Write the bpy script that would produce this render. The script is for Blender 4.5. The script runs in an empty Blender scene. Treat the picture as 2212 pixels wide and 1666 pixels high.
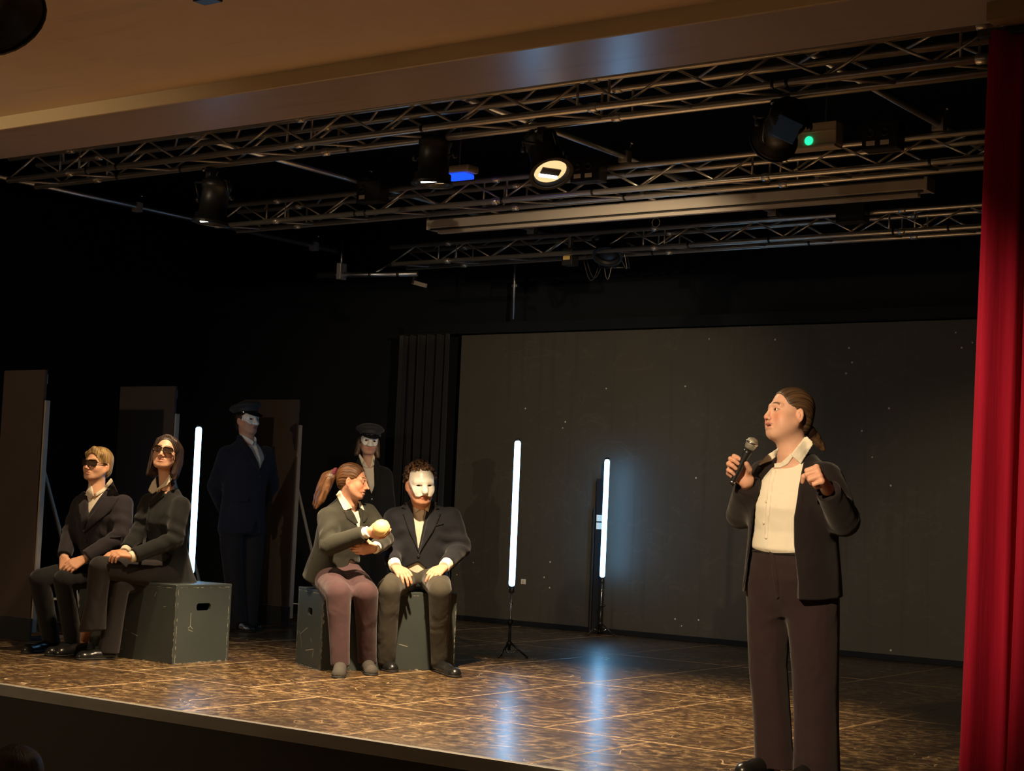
import bpy, bmesh, math, random
import numpy as np
from mathutils import Vector, Matrix

random.seed(7)
RNG = np.random.RandomState(7)
SC = bpy.context.scene
COL = SC.collection

# ------------------------------------------------------------------ camera
IMG_W, IMG_H, FOCAL = 2212.0, 1666.0, 3597.0
YAW, PITCH, ROLL = math.radians(35.8), math.atan(257 / 3597.0), math.atan(0.042)
CAM_POS = np.array([0.0, 0.0, 1.10])          # stage floor is z = 0
_fw = np.array([-math.sin(YAW) * math.cos(PITCH), math.cos(YAW) * math.cos(PITCH), math.sin(PITCH)])
_r0 = np.array([math.cos(YAW), math.sin(YAW), 0.0])
_u0 = np.cross(_r0, _fw)
_rt = _r0 * math.cos(ROLL) + _u0 * math.sin(ROLL)
_up = -_r0 * math.sin(ROLL) + _u0 * math.cos(ROLL)
cam_data = bpy.data.cameras.new('camera')
cam_data.sensor_width = 36.0
cam_data.lens = 36.0 * FOCAL / IMG_W
cam_data.clip_start = 0.05
cam_data.clip_end = 200
cam = bpy.data.objects.new('camera', cam_data)
COL.objects.link(cam)
cam.matrix_world = Matrix(((_rt[0], _up[0], -_fw[0], CAM_POS[0]), (_rt[1], _up[1], -_fw[1], CAM_POS[1]),
                           (_rt[2], _up[2], -_fw[2], CAM_POS[2]), (0, 0, 0, 1)))
SC.camera = cam

# ------------------------------------------------------------------ world, exposure
world = bpy.data.worlds.new('dim_hall')
SC.world = world
world.use_nodes = True
bg = world.node_tree.nodes['Background']
bg.inputs['Color'].default_value = (1.0, 0.72, 0.46, 1)
bg.inputs['Strength'].default_value = 0.12
SC.view_settings.view_transform = 'Standard'
SC.view_settings.look = 'None'
SC.view_settings.gamma = 1.0
SC.view_settings.use_curve_mapping = False
SC.view_settings.exposure = 0.0
SC.cycles.use_denoising = True
SC.cycles.sample_clamp_indirect = 4.0
SC.cycles.max_bounces = 6
SC.cycles.caustics_reflective = False
SC.cycles.caustics_refractive = False

# lamp powers (each light belongs to the lamp that is built further down)
POWER = {'a': 300.0, 'b': 1350.0, 'c': 60.0, 'd': 800.0, 'foh1': 360.0, 'foh2': 90.0, 'foh3': 900.0}
LED_STRENGTH = 14.0
WARM = (1.0, 0.73, 0.44)


def P(px, py, D):
    """the point of the place seen at a picture position, D metres down the viewing axis"""
    return CAM_POS + (_fw + _rt * (px - IMG_W / 2) / FOCAL - _up * (py - IMG_H / 2) / FOCAL) * D


def depth_of(p):
    return float((np.asarray(p) - CAM_POS) @ _fw)


# ------------------------------------------------------------------ materials
def _mix(nt, fac, a, b):
    n = nt.nodes.new('ShaderNodeMix')
    n.data_type = 'RGBA'
    for s, v in ((0, fac), (6, a), (7, b)):
        if isinstance(v, bpy.types.NodeSocket):
            nt.links.new(v, n.inputs[s])
        else:
            n.inputs[s].default_value = v if s == 0 else (*v, 1)
    return n.outputs[2]


def _noise(nt, vec, scale, detail=3, rough=0.55, dist=0.0):
    n = nt.nodes.new('ShaderNodeTexNoise')
    n.inputs['Scale'].default_value = scale
    n.inputs['Detail'].default_value = detail
    n.inputs['Roughness'].default_value = rough
    n.inputs['Distortion'].default_value = dist
    if vec is not None:
        nt.links.new(vec, n.inputs['Vector'])
    return n.outputs['Fac']


def _ramp(nt, fac, p0, p1):
    n = nt.nodes.new('ShaderNodeMapRange')
    n.inputs['From Min'].default_value = p0
    n.inputs['From Max'].default_value = p1
    nt.links.new(fac, n.inputs['Value'])
    return n.outputs['Result']


def _math(nt, op, a, b=0.0):
    n = nt.nodes.new('ShaderNodeMath')
    n.operation = op
    for i, v in enumerate((a, b)):
        if isinstance(v, bpy.types.NodeSocket):
            nt.links.new(v, n.inputs[i])
        else:
            n.inputs[i].default_value = v
    return n.outputs[0]


def _coord(nt, kind='Object', scale=(1, 1, 1)):
    t = nt.nodes.new('ShaderNodeTexCoord')
    m = nt.nodes.new('ShaderNodeMapping')
    m.inputs['Scale'].default_value = scale
    nt.links.new(t.outputs[kind], m.inputs['Vector'])
    return m.outputs['Vector']


def _geo_pos(nt, scale=(1, 1, 1)):
    t = nt.nodes.new('ShaderNodeNewGeometry')
    m = nt.nodes.new('ShaderNodeMapping')
    m.inputs['Scale'].default_value = scale
    nt.links.new(t.outputs['Position'], m.inputs['Vector'])
    return m.outputs['Vector']


def new_mat(name):
    m = bpy.data.materials.new(name)
    m.use_nodes = True
    nt = m.node_tree
    return m, nt, nt.nodes['Principled BSDF']


def _bump(nt, b, height, strength, dist=0.01):
    n = nt.nodes.new('ShaderNodeBump')
    n.inputs['Strength'].default_value = strength
    n.inputs['Distance'].default_value = dist
    nt.links.new(height, n.inputs['Height'])
    nt.links.new(n.outputs['Normal'], b.inputs['Normal'])


def simple(name, col, rough=0.6, metal=0.0, var=0.25, scale=30, bump=0.0, spec=0.5, stretch=(1, 1, 1), sheen=0.0, bscale=None):
    m, nt, b = new_mat(name)
    v = _coord(nt, 'Object', stretch)
    n = _noise(nt, v, scale, 4)
    dark = tuple(c * (1 - var) for c in col)
    lite = tuple(min(1, c * (1 + var)) for c in col)
    nt.links.new(_mix(nt, n, dark, lite), b.inputs['Base Color'])
    b.inputs['Roughness'].default_value = rough
    b.inputs['Metallic'].default_value = metal
    b.inputs['Specular IOR Level'].default_value = spec
    if sheen:
        b.inputs['Sheen Weight'].default_value = sheen
        b.inputs['Sheen Roughness'].default_value = 0.6
    if bump:
        _bump(nt, b, _noise(nt, v, bscale or scale * 2, 4), bump, 0.004)
    return m


def emit(name, col, strength):
    m = bpy.data.materials.new(name)
    m.use_nodes = True
    nt = m.node_tree
    nt.nodes.clear()
    e = nt.nodes.new('ShaderNodeEmission')
    e.inputs['Color'].default_value = (*col, 1)
    e.inputs['Strength'].default_value = strength
    o = nt.nodes.new('ShaderNodeOutputMaterial')
    nt.links.new(e.outputs[0], o.inputs[0])
    return m


def floor_material():
    m, nt, b = new_mat('worn_brown_stage_board')
    pos = _geo_pos(nt)
    grain = _noise(nt, _geo_pos(nt, (1.0, 1.3, 1)), 4, 9, 0.78, 0.2)
    patch = _noise(nt, pos, 1.6, 4, 0.6)
    fine = _noise(nt, _geo_pos(nt, (1.0, 1.2, 1)), 13, 9, 0.80, 0.1)
    base = _mix(nt, _ramp(nt, grain, 0.35, 0.7), (0.018, 0.009, 0.004), (0.080, 0.042, 0.017))
    wear = _math(nt, 'MULTIPLY', _ramp(nt, fine, 0.48, 0.68), _ramp(nt, patch, 0.30, 0.56))
    base = _mix(nt, _math(nt, 'MULTIPLY', wear, 0.75), base, (0.58, 0.39, 0.18))
    # curly scratches
    vor = nt.nodes.new('ShaderNodeTexVoronoi')
    vor.feature = 'DISTANCE_TO_EDGE'
    vor.inputs['Scale'].default_value = 2.3
    warp = nt.nodes.new('ShaderNodeVectorMath')
    warp.operation = 'MULTIPLY_ADD'
    nz = nt.nodes.new('ShaderNodeTexNoise')
    nz.inputs['Scale'].default_value = 2.1
    nt.links.new(pos, nz.inputs['Vector'])
    nt.links.new(nz.outputs['Color'], warp.inputs[0])
    warp.inputs[1].default_value = (1.4, 1.4, 0)
    nt.links.new(pos, warp.inputs[2])
    nt.links.new(warp.outputs[0], vor.inputs['Vector'])
    line = _math(nt, 'LESS_THAN', vor.outputs['Distance'], 0.005)
    line = _math(nt, 'MULTIPLY', line, _ramp(nt, _noise(nt, pos, 3.0, 2), 0.50, 0.56))
    base = _mix(nt, _math(nt, 'MULTIPLY', line, 0.8), base, (0.55, 0.40, 0.24))
    # pale worn rims of the boards (object space of each board)
    t = nt.nodes.new('ShaderNodeTexCoord')
    sep = nt.nodes.new('ShaderNodeSeparateXYZ')
    nt.links.new(t.outputs['Generated'], sep.inputs[0])
    ax = _math(nt, 'ABSOLUTE', _math(nt, 'SUBTRACT', sep.outputs[0], 0.5))
    ay = _math(nt, 'ABSOLUTE', _math(nt, 'SUBTRACT', sep.outputs[1], 0.5))
    jit = _math(nt, 'MULTIPLY', _math(nt, 'SUBTRACT', _noise(nt, pos, 16, 3), 0.5), 0.030)
    ex = _math(nt, 'GREATER_THAN', _math(nt, 'ADD', ax, jit), 0.4935)
    ey = _math(nt, 'GREATER_THAN', _math(nt, 'ADD', ay, _math(nt, 'MULTIPLY', jit, 0.5)), 0.4962)
    edge = _math(nt, 'MAXIMUM', ex, ey)
    base = _mix(nt, _math(nt, 'MULTIPLY', edge, 0.85), base, (0.50, 0.35, 0.20))
    nt.links.new(base, b.inputs['Base Color'])
    r = nt.nodes.new('ShaderNodeMapRange')
    nt.links.new(fine, r.inputs['Value'])
    r.inputs['From Min'].default_value = 0.3
    r.inputs['From Max'].default_value = 0.75
    r.inputs['To Min'].default_value = 0.28
    r.inputs['To Max'].default_value = 0.46
    nt.links.new(r.outputs[0], b.inputs['Roughness'])
    b.inputs['Specular IOR Level'].default_value = 0.55
    b.inputs['Coat Weight'].default_value = 0.5
    b.inputs['Coat Roughness'].default_value = 0.24
    _bump(nt, b, grain, 0.18, 0.004)
    return m


def backdrop_material():
    m, nt, b = new_mat('dark_painted_backdrop')
    pos = _geo_pos(nt)
    n = _noise(nt, pos, 1.2, 5, 0.6)
    col = _mix(nt, n, (0.050, 0.048, 0.041), (0.074, 0.070, 0.060))
    # vertical run marks low down
    run = _ramp(nt, _noise(nt, _geo_pos(nt, (9, 1, 0.35)), 1.6, 3), 0.55, 0.75)
    col = _mix(nt, _math(nt, 'MULTIPLY', run, 0.45), col, (0.035, 0.033, 0.028))
    # chipped paint flecks
    vor = nt.nodes.new('ShaderNodeTexVoronoi')
    vor.inputs['Scale'].default_value = 9
    vor.inputs['Randomness'].default_value = 1
    nt.links.new(_geo_pos(nt, (1, 0, 1)), vor.inputs['Vector'])
    fleck = _math(nt, 'LESS_THAN', vor.outputs['Distance'], 0.075)
    fleck = _math(nt, 'MULTIPLY', fleck, _math(nt, 'GREATER_THAN', _noise(nt, pos, 1.7, 2), 0.60))
    col = _mix(nt, fleck, col, (0.55, 0.52, 0.42))
    # chalky wipes
    wipe = _ramp(nt, _noise(nt, _geo_pos(nt, (1.0, 1, 1.6)), 2.2, 2, 0.5, 2.5), 0.60, 0.64)
    wipe2 = _math(nt, 'SUBTRACT', 1.0, _ramp(nt, _noise(nt, _geo_pos(nt, (1.0, 1, 1.6)), 2.2, 2, 0.5, 2.5), 0.64, 0.68))
    wipe = _math(nt, 'MULTIPLY', wipe, wipe2)
    col = _mix(nt, _math(nt, 'MULTIPLY', wipe, 0.09), col, (0.20, 0.19, 0.16))
    nt.links.new(col, b.inputs['Base Color'])
    b.inputs['Roughness'].default_value = 0.62
    b.inputs['Specular IOR Level'].default_value = 0.35
    _bump(nt, b, _noise(nt, pos, 40, 3), 0.08, 0.003)
    return m


def velvet_material():
    m, nt, b = new_mat('red_velvet')
    n = _noise(nt, _geo_pos(nt, (14, 14, 0.7)), 3, 4)
    nt.links.new(_mix(nt, n, (0.19, 0.0015, 0.013), (0.33, 0.004, 0.026)), b.inputs['Base Color'])
    b.inputs['Roughness'].default_value = 0.85
    b.inputs['Sheen Weight'].default_value = 0.10
    b.inputs['Sheen Tint'].default_value = (1.0, 0.15, 0.2, 1)
    b.inputs['Specular IOR Level'].default_value = 0.2
    _bump(nt, b, n, 0.25, 0.01)
    return m


def crate_material():
    m, nt, b = new_mat('grey_green_painted_plywood')
    v = _coord(nt)
    n = _noise(nt, v, 5, 4)
    col = _mix(nt, n, (0.027, 0.035, 0.034), (0.042, 0.050, 0.046))
    sc = nt.nodes.new('ShaderNodeTexVoronoi')
    sc.feature = 'DISTANCE_TO_EDGE'
    sc.inputs['Scale'].default_value = 5.0
    nt.links.new(v, sc.inputs['Vector'])
    s = _math(nt, 'MULTIPLY', _math(nt, 'LESS_THAN', sc.outputs['Distance'], 0.008), _math(nt, 'GREATER_THAN', _noise(nt, v, 4.0, 2), 0.60))
    col = _mix(nt, _math(nt, 'MULTIPLY', s, 0.45), col, (0.45, 0.44, 0.36))
    # chipped edges
    t = nt.nodes.new('ShaderNodeTexCoord')
    sep = nt.nodes.new('ShaderNodeSeparateXYZ')
    nt.links.new(t.outputs['Generated'], sep.inputs[0])
    near = []
    for i in range(3):
        near.append(_math(nt, 'GREATER_THAN', _math(nt, 'ADD', _math(nt, 'ABSOLUTE', _math(nt, 'SUBTRACT', sep.outputs[i], 0.5)),
                    _math(nt, 'MULTIPLY', _math(nt, 'SUBTRACT', _noise(nt, v, 28, 4), 0.5), 0.05)), 0.4965))
    two = _math(nt, 'GREATER_THAN', _math(nt, 'ADD', _math(nt, 'ADD', near[0], near[1]), near[2]), 1.5)
    col = _mix(nt, _math(nt, 'MULTIPLY', two, 0.6), col, (0.42, 0.41, 0.33))
    nt.links.new(col, b.inputs['Base Color'])
    b.inputs['Roughness'].default_value = 0.5
    _bump(nt, b, _noise(nt, v, 60, 3), 0.06, 0.002)
    return m


def plaster(name, col, rough, var=0.12):
    m, nt, b = new_mat(name)
    pos = _geo_pos(nt)
    n = _noise(nt, pos, 0.9, 5, 0.6)
    c = _mix(nt, n, tuple(x * (1 - var) for x in col), tuple(x * (1 + var) for x in col))
    st = _ramp(nt, _noise(nt, _geo_pos(nt, (0.5, 3, 1)), 2.5, 4, 0.6, 0.8), 0.58, 0.75)
    c = _mix(nt, _math(nt, 'MULTIPLY', st, 0.25), c, tuple(x * 0.55 for x in col))
    nt.links.new(c, b.inputs['Base Color'])
    b.inputs['Roughness'].default_value = rough
    _bump(nt, b, _noise(nt, pos, 70, 3), 0.05, 0.003)
    return m


M = {}
M['floor'] = floor_material()
M['backdrop'] = backdrop_material()
M['velvet'] = velvet_material()
M['crate'] = crate_material()
M['hall_ceiling'] = plaster('hall_ceiling_plaster', (0.86, 0.69, 0.52), 0.85)
M['soffit'] = plaster('satin_grey_soffit', (0.52, 0.44, 0.42), 0.24)
M['lip'] = plaster('cream_beam_face', (0.62, 0.50, 0.30), 0.6, 0.08)
M['pelmet'] = plaster('brown_side_fascia', (0.30, 0.20, 0.11), 0.8)
M['black_wall'] = simple('black_wall_paint', (0.005, 0.007, 0.011), 0.75, var=0.3, scale=3, spec=0.25)  # blue cast of the light tubes mixed into the black
M['black_ceiling'] = simple('black_ceiling_paint', (0.006, 0.007, 0.009), 0.9, var=0.3, scale=3, spec=0.1)
M['black_cloth'] = simple('black_stage_cloth', (0.009, 0.010, 0.013), 0.92, var=0.3, scale=8, spec=0.15, sheen=0.15)
M['flat'] = simple('dark_brown_flat_paint', (0.055, 0.038, 0.032), 0.75, var=0.15, scale=4, spec=0.3, bump=0.05)
M['flat_edge'] = simple('bare_timber_batten', (0.30, 0.26, 0.21), 0.7, var=0.2, scale=12)
M['nosing'] = simple('worn_grey_nosing', (0.13, 0.125, 0.11), 0.6, var=0.35, scale=5, stretch=(0.6, 3, 3), bump=0.1)
M['hall_floor'] = simple('brown_hall_floor_bounce', (0.26, 0.19, 0.13), 0.6, var=0.2, scale=3)  # unseen floor, lightened so that it bounces light onto the ceiling
M['fascia'] = simple('black_stage_fascia', (0.0035, 0.003, 0.0025), 0.85, var=0.4, scale=6)
M['alu'] = simple('brushed_aluminium', (0.74, 0.69, 0.60), 0.30, metal=0.78, var=0.12, scale=20, bump=0.06)
M['alu_dull'] = simple('dull_aluminium', (0.45, 0.43, 0.40), 0.45, metal=0.6, var=0.15, scale=20)
M['steel'] = simple('galvanised_pipe', (0.50, 0.52, 0.55), 0.35, metal=1.0, var=0.15, scale=25)
M['lamp_black'] = simple('black_lamp_enamel', (0.012, 0.012, 0.012), 0.42, var=0.2, scale=30)
M['black_plastic'] = simple('black_plastic', (0.012, 0.012, 0.013), 0.38, var=0.2, scale=40)
M['black_rubber'] = simple('black_rubber', (0.010, 0.010, 0.010), 0.7, var=0.2, scale=40)
M['cable'] = simple('grey_steel_cable', (0.30, 0.29, 0.27), 0.45, metal=0.8, var=0.2, scale=60)
M['white_case'] = simple('off_white_enamel', (0.50, 0.46, 0.41), 0.45, var=0.08, scale=8)
M['cream_box'] = simple('cream_plastic', (0.62, 0.55, 0.42), 0.5, var=0.08, scale=12)
M['label'] = simple('white_paper_label', (0.75, 0.70, 0.58), 0.7, var=0.1, scale=60)
M['yellow_label'] = simple('yellow_label', (0.70, 0.50, 0.16), 0.6, var=0.12, scale=60)
M['chrome'] = simple('chrome', (0.7, 0.7, 0.72), 0.18, metal=1.0, var=0.05, scale=30)
M['blue_lit_plate'] = simple('steel_painted_blue_lit', (0.10, 0.22, 0.48), 0.30, metal=0.5, var=0.2, scale=30)  # steel plate; the blue light falling on it is put into its colour
M['led'] = emit('led_tube_glow', (0.22, 0.58, 1.0), LED_STRENGTH)
M['lens_glow'] = emit('lamp_lens_glow', (1.0, 0.66, 0.30), 1.15)
M['filament'] = emit('lamp_filament_glow', (1.0, 0.9, 0.75), 9.0)
M['blue_glow'] = emit('blue_led_glow', (0.01, 0.07, 1.0), 1.6)
M['green_glow'] = emit('green_led_glow', (0.02, 1.0, 0.35), 1.6)


# ------------------------------------------------------------------ mesh helpers
def link(name, me, mat=None, parent=None):
    o = bpy.data.objects.new(name, me)
    COL.objects.link(o)
    if mat is not None and me is not None and not me.materials:
        me.materials.append(M[mat] if isinstance(mat, str) else mat)
    if parent is not None:
        o.parent = parent
        o.matrix_parent_inverse = Matrix.Identity(4)
    return o


def thing(name, label, cat, loc=(0, 0, 0), rotz=0.0, group=None):
    o = bpy.data.objects.new(name, None)
    o.empty_display_size = 0.1
    COL.objects.link(o)
    o.location = loc
    o.rotation_euler = (0, 0, rotz)
    return tag(o, label, cat, group)


def tag(o, label, cat, group=None):
    o['label'] = label
    o['category'] = cat
    if group:
        o['group'] = group
    return o


def struct(name, bm, mat, label=None):
    o = part(name, bm, mat)
    o['kind'] = 'structure'
    if label:
        o['label'] = label
    return o


def part(name, bm, mat, parent=None, smooth=False):
    me = bpy.data.meshes.new(name)
    bmesh.ops.recalc_face_normals(bm, faces=bm.faces)
    bm.to_mesh(me)
    bm.free()
    if smooth:
        for p in me.polygons:
            p.use_smooth = True
    return link(name, me, mat, parent)


def add_box(bm, lo, hi, bevel=0.0, rot=None, origin=(0, 0, 0)):
    vs = []
    for z in (lo[2], hi[2]):
        for x, y in ((lo[0], lo[1]), (hi[0], lo[1]), (hi[0], hi[1]), (lo[0], hi[1])):
            v = Vector((x, y, z))
            if rot is not None:
                v = rot @ v
            vs.append(bm.verts.new(v + Vector(origin)))
    fs = [bm.faces.new([vs[i] for i in f]) for f in ((3, 2, 1, 0), (4, 5, 6, 7), (0, 1, 5, 4), (1, 2, 6, 5), (2, 3, 7, 6), (3, 0, 4, 7))]
    if bevel:
        es = list({e for f in fs for e in f.edges})
        bmesh.ops.bevel(bm, geom=es, offset=bevel, segments=2, affect='EDGES', profile=0.6)
    return bm


def box(lo, hi, bevel=0.0, rot=None, origin=(0, 0, 0)):
    return add_box(bmesh.new(), lo, hi, bevel, rot, origin)


def frame_from(d):
    d = Vector(d).normalized()
    a = Vector((0, 0, 1)) if abs(d.z) < 0.9 else Vector((1, 0, 0))
    x = a.cross(d).normalized()
    return x, d.cross(x)


def add_tube(bm, pts, radii, seg=12, caps=True):
    pts = [Vector(p) for p in pts]
    if not hasattr(radii, '__len__'):
        radii = [radii] * len(pts)
    rings = []
    x = None
    for i, p in enumerate(pts):
        a = pts[max(i - 1, 0)]
        c = pts[min(i + 1, len(pts) - 1)]
        d = (c - a).normalized()
        if x is None:
            x, y = frame_from(d)
        else:
            x = (x - d * x.dot(d)).normalized()
            y = d.cross(x)
        rings.append([bm.verts.new(p + (x * math.cos(t) + y * math.sin(t)) * radii[i]) for t in [2 * math.pi * k / seg for k in range(seg)]])
    for r0, r1 in zip(rings, rings[1:]):
        for k in range(seg):
            bm.faces.new((r0[k], r0[(k + 1) % seg], r1[(k + 1) % seg], r1[k]))
    if caps:
        bm.faces.new(rings[0][::-1])
        bm.faces.new(rings[-1])
    return bm


def tube(pts, radii, seg=12, caps=True):
    return add_tube(bmesh.new(), pts, radii, seg, caps)


def add_lathe(bm, prof, seg=24, axis=(0, 0, 1), origin=(0, 0, 0), caps=True):
    """prof: (radius, height) pairs along the axis"""
    x, y = frame_from(axis)
    d = Vector(axis).normalized()
    o = Vector(origin)
    rings = []
    for r, h in prof:
        rings.append([bm.verts.new(o + d * h + (x * math.cos(t) + y * math.sin(t)) * max(r, 1e-5)) for t in [2 * math.pi * k / seg for k in range(seg)]])
    for r0, r1 in zip(rings, rings[1:]):
        for k in range(seg):
            bm.faces.new((r0[k], r0[(k + 1) % seg], r1[(k + 1) % seg], r1[k]))
    if caps:
        bm.faces.new(rings[0][::-1])
        bm.faces.new(rings[-1])
    return bm


def lathe(prof, seg=24, axis=(0, 0, 1), origin=(0, 0, 0), caps=True):
    return add_lathe(bmesh.new(), prof, seg, axis, origin, caps)


# ------------------------------------------------------------------ the setting
FRONT_Y, BACK_Y = 5.90, 12.60
floor = struct('floor', box((-13.2, FRONT_Y + 0.02, -0.12), (1.2, BACK_Y + 0.2, -0.022)), 'fascia')
floor['label'] = 'dark brown stage floor of worn boards with pale scuffed joints'
rows = [(FRONT_Y + 0.03, 6.945, -4.112, 1.057), (6.945, 8.91, -5.750, 1.018), (8.91, 10.86, -5.750, 1.018), (10.86, BACK_Y, -5.750, 1.018)]
for (y0, y1, xj, w) in rows:
    me = bpy.data.meshes.new('floor_panel')
    b_ = box((-w / 2 + 0.002, -(y1 - y0) / 2 + 0.002, -0.022), (w / 2 - 0.002, (y1 - y0) / 2 - 0.002, 0.0), 0.0015)
    b_.to_mesh(me)
    b_.free()
    me.materials.append(M['floor'])
    k0 = math.ceil((-12.6 - xj) / w)
    x = xj + k0 * w
    while x + w < 1.2:
        p_ = link('floor_panel', me, None, floor)
        p_.location = (x + w / 2, (y0 + y1) / 2, random.uniform(-0.001, 0.0))
        x += w
struct('trim_1', box((-13.2, FRONT_Y - 0.012, -0.062), (1.2, FRONT_Y + 0.030, 0.001), 0.004), 'nosing', 'worn grey nosing along the stage edge')
struct('wall_stage_front', box((-13.2, FRONT_Y - 0.004, -1.15), (1.2, FRONT_Y + 0.10, -0.06)), 'fascia', 'black fascia under the stage edge')
struct('floor_hall', box((-16, -6, -1.25), (8, FRONT_Y + 0.06, -1.15)), 'hall_floor', 'unseen brown floor of the hall, lightened to bounce light')
struct('wall_back', box((-13.4, BACK_Y + 0.06, 0), (1.4, BACK_Y + 0.20, 4.0)), 'black_wall', 'black rear wall of the stage')
struct('wall_left', box((-13.4, FRONT_Y, 0), (-13.2, BACK_Y + 0.2, 4.0)), 'black_wall', 'black side wall of the stage wing')
struct('wall_right', box((1.2, FRONT_Y, 0), (1.4, BACK_Y + 0.2, 4.0)), 'black_wall', 'black side wall beyond the red curtain')
struct('ceiling_stage', box((-13.4, 6.2, 3.9), (1.4, BACK_Y + 0.2, 4.0)), 'black_ceiling', 'black ceiling above the lighting trusses')
struct('ceiling', box((-16, -2.0, 3.11), (8, 5.67, 3.25)), 'hall_ceiling', 'cream plaster ceiling of the hall')
beam = bmesh.new()
add_box(beam, (-16, 5.675, 3.04), (8, 6.19, 4.05))
struct('beam', beam, 'soffit', 'satin grey underside of the proscenium beam')
struct('trim_2', box((-16, 5.655, 3.038), (8, 5.674, 3.112), 0.003), 'lip', 'cream front lip of the proscenium beam')
struct('wall_pelmet', box((-2.172, 5.93, 2.970), (8, 6.02, 3.04)), 'pelmet', 'brown fascia panel above the red curtain')

# painted backdrop panel with dark skirting
bk = box((-9.66, BACK_Y - 0.06, 0.03), (1.0, BACK_Y + 0.02, 2.69), 0.004)
backdrop = struct('wall_backdrop', bk, 'backdrop', 'scuffed dark grey painted backdrop wall behind the speaker')
struct('baseboard_back', box((-9.70, BACK_Y - 0.085, 0.0), (1.0, BACK_Y - 0.03, 0.045), 0.004), 'black_wall', 'black skirting under the backdrop')
struct('trim_3', box((-10.35, BACK_Y - 0.10, 2.70), (1.0, BACK_Y + 0.05, 2.80), 0.004), 'black_wall', 'black rail above the backdrop')


# ------------------------------------------------------------------ drapes
def drape_mesh(x0, x1, y, z0, z1, amp, wl, seed, thick=0.006, nz=14, along='x', dx=0.0125, flare=0.25, flop=0.0):
    r = random.Random(seed)
    n = int((x1 - x0) / dx) + 1
    ph = [r.uniform(0, 6.28) for _ in range(6)]
    bm = bmesh.new()
    front, back = [], []
    for j in range(nz + 1):
        t = j / nz
        z = z0 + (z1 - z0) * t
        a = amp * (1.0 + flare * (1 - t))
        fr, bk_ = [], []
        for i in range(n):
            x = x0 + (x1 - x0) * i / (n - 1)
            s = x - x0
            w = math.sin(2 * math.pi * s / wl + ph[0] + 0.9 * math.sin(s * 3.1 + ph[1]) + 0.12 * math.sin(z * 2.0 + ph[2]))
            w += 0.45 * math.sin(2 * math.pi * s / (wl * 0.47) + ph[3] + 0.35 * math.sin(z * 1.4 + ph[4]))
            xx = x + 0.25 * a * math.sin(2 * math.pi * s / (wl * 0.8) + ph[5] + z * 0.25)
            xx -= flop * (1 - t) * max(0.0, 1 - s / 0.6)
            o = y + a * w
            fr.append(bm.verts.new((xx, o - thick / 2, z)))
            bk_.append(bm.verts.new((xx, o + thick / 2, z)))
        front.append(fr)
        back.append(bk_)
    for j in range(nz):
        for i in range(n - 1):
            bm.faces.new((front[j][i], front[j][i + 1], front[j + 1][i + 1], front[j + 1][i]))
            bm.faces.new((back[j][i + 1], back[j][i], back[j + 1][i], back[j + 1][i + 1]))
        bm.faces.new((front[j][0], front[j + 1][0], back[j + 1][0], back[j][0]))
        bm.faces.new((front[j][-1], back[j][-1], back[j + 1][-1], front[j + 1][-1]))
    for i in range(n - 1):
        bm.faces.new((front[0][i], back[0][i], back[0][i + 1], front[0][i + 1]))
        bm.faces.new((front[nz][i], front[nz][i + 1], back[nz][i + 1], back[nz][i]))
    return bm


cur = thing('stage_curtain', 'red velvet stage curtain hanging in deep folds beside the speaker', 'curtain', (-2.262, 6.10, 0.0))
part('cloth', drape_mesh(0.015, 1.75, 0.0, 0.012, 2.96, 0.056, 0.150, 3, flop=0.06), 'velvet', cur, True)
part('hem_band', drape_mesh(0.015, 1.75, -0.004, 0.012, 0.10, 0.058, 0.150, 3, thick=0.010, nz=2, flop=0.06), 'velvet', cur, True)
part('curtain_rail', box((0.0, -0.02, 2.955), (1.8, 0.02, 2.985), 0.003), 'black_plastic', cur)

drp = thing('masking_drape', 'black masking drape in narrow folds at the end of the backdrop', 'drape', (-10.32, 12.42, 0.0))
part('cloth', drape_mesh(0.0, 0.62, 0.0, 0.01, 2.69, 0.030, 0.11, 11), 'black_cloth', drp, True)
part('drape_rail', tube([(-0.04, 0, 2.70), (0.66, 0, 2.70)], 0.014), 'black_plastic', drp)

# ------------------------------------------------------------------ wing flats
flat_labels = ['tall dark brown flat at the edge of the stage wing, nearest the audience',
               'dark brown flat in the wing behind the seated pair in sunglasses',
               'dark brown flat in the wing behind the capped guard beside the light tube']
for (xr, y, w), lab in zip(((-9.615, 7.66, 0.46), (-9.785, 9.06, 0.64), (-9.775, 10.46, 0.64)), flat_labels):
    f = thing('wing_flat', lab, 'stage flat', (xr, y, 0.0), 0, 'dark flats in the stage wing')
    part('panel', box((-w, -0.012, 0.012), (0, 0.012, 1.918), 0.003), 'flat', f)
    part('batten', box((0.004, -0.004, 0.06), (0.020, 0.034, 1.70), 0.002), 'flat_edge', f)
    part('rail', box((-w + 0.02, 0.012, 1.82), (-0.02, 0.034, 1.89), 0.002), 'flat_edge', f)
    part('rail', box((-w + 0.02, 0.012, 0.05), (-0.02, 0.034, 0.12), 0.002), 'flat_edge', f)
    br = bmesh.new()
    add_tube(br, [(-0.05, 0.03, 1.30), (-0.05, 0.55, 0.03)], 0.014, 8)
    part('brace', br, 'flat_edge', f)
    part('foot', box((-0.09, 0.02, 0.0), (-0.02, 0.62, 0.022), 0.003), 'flat', f)
    sk = bmesh.new()
    add_box(sk, (-w - 0.01, -0.030, 0.0), (0.03, -0.013, 0.16), 0.004)
    part('skirt_cloth', sk, 'black_cloth', f)


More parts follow.
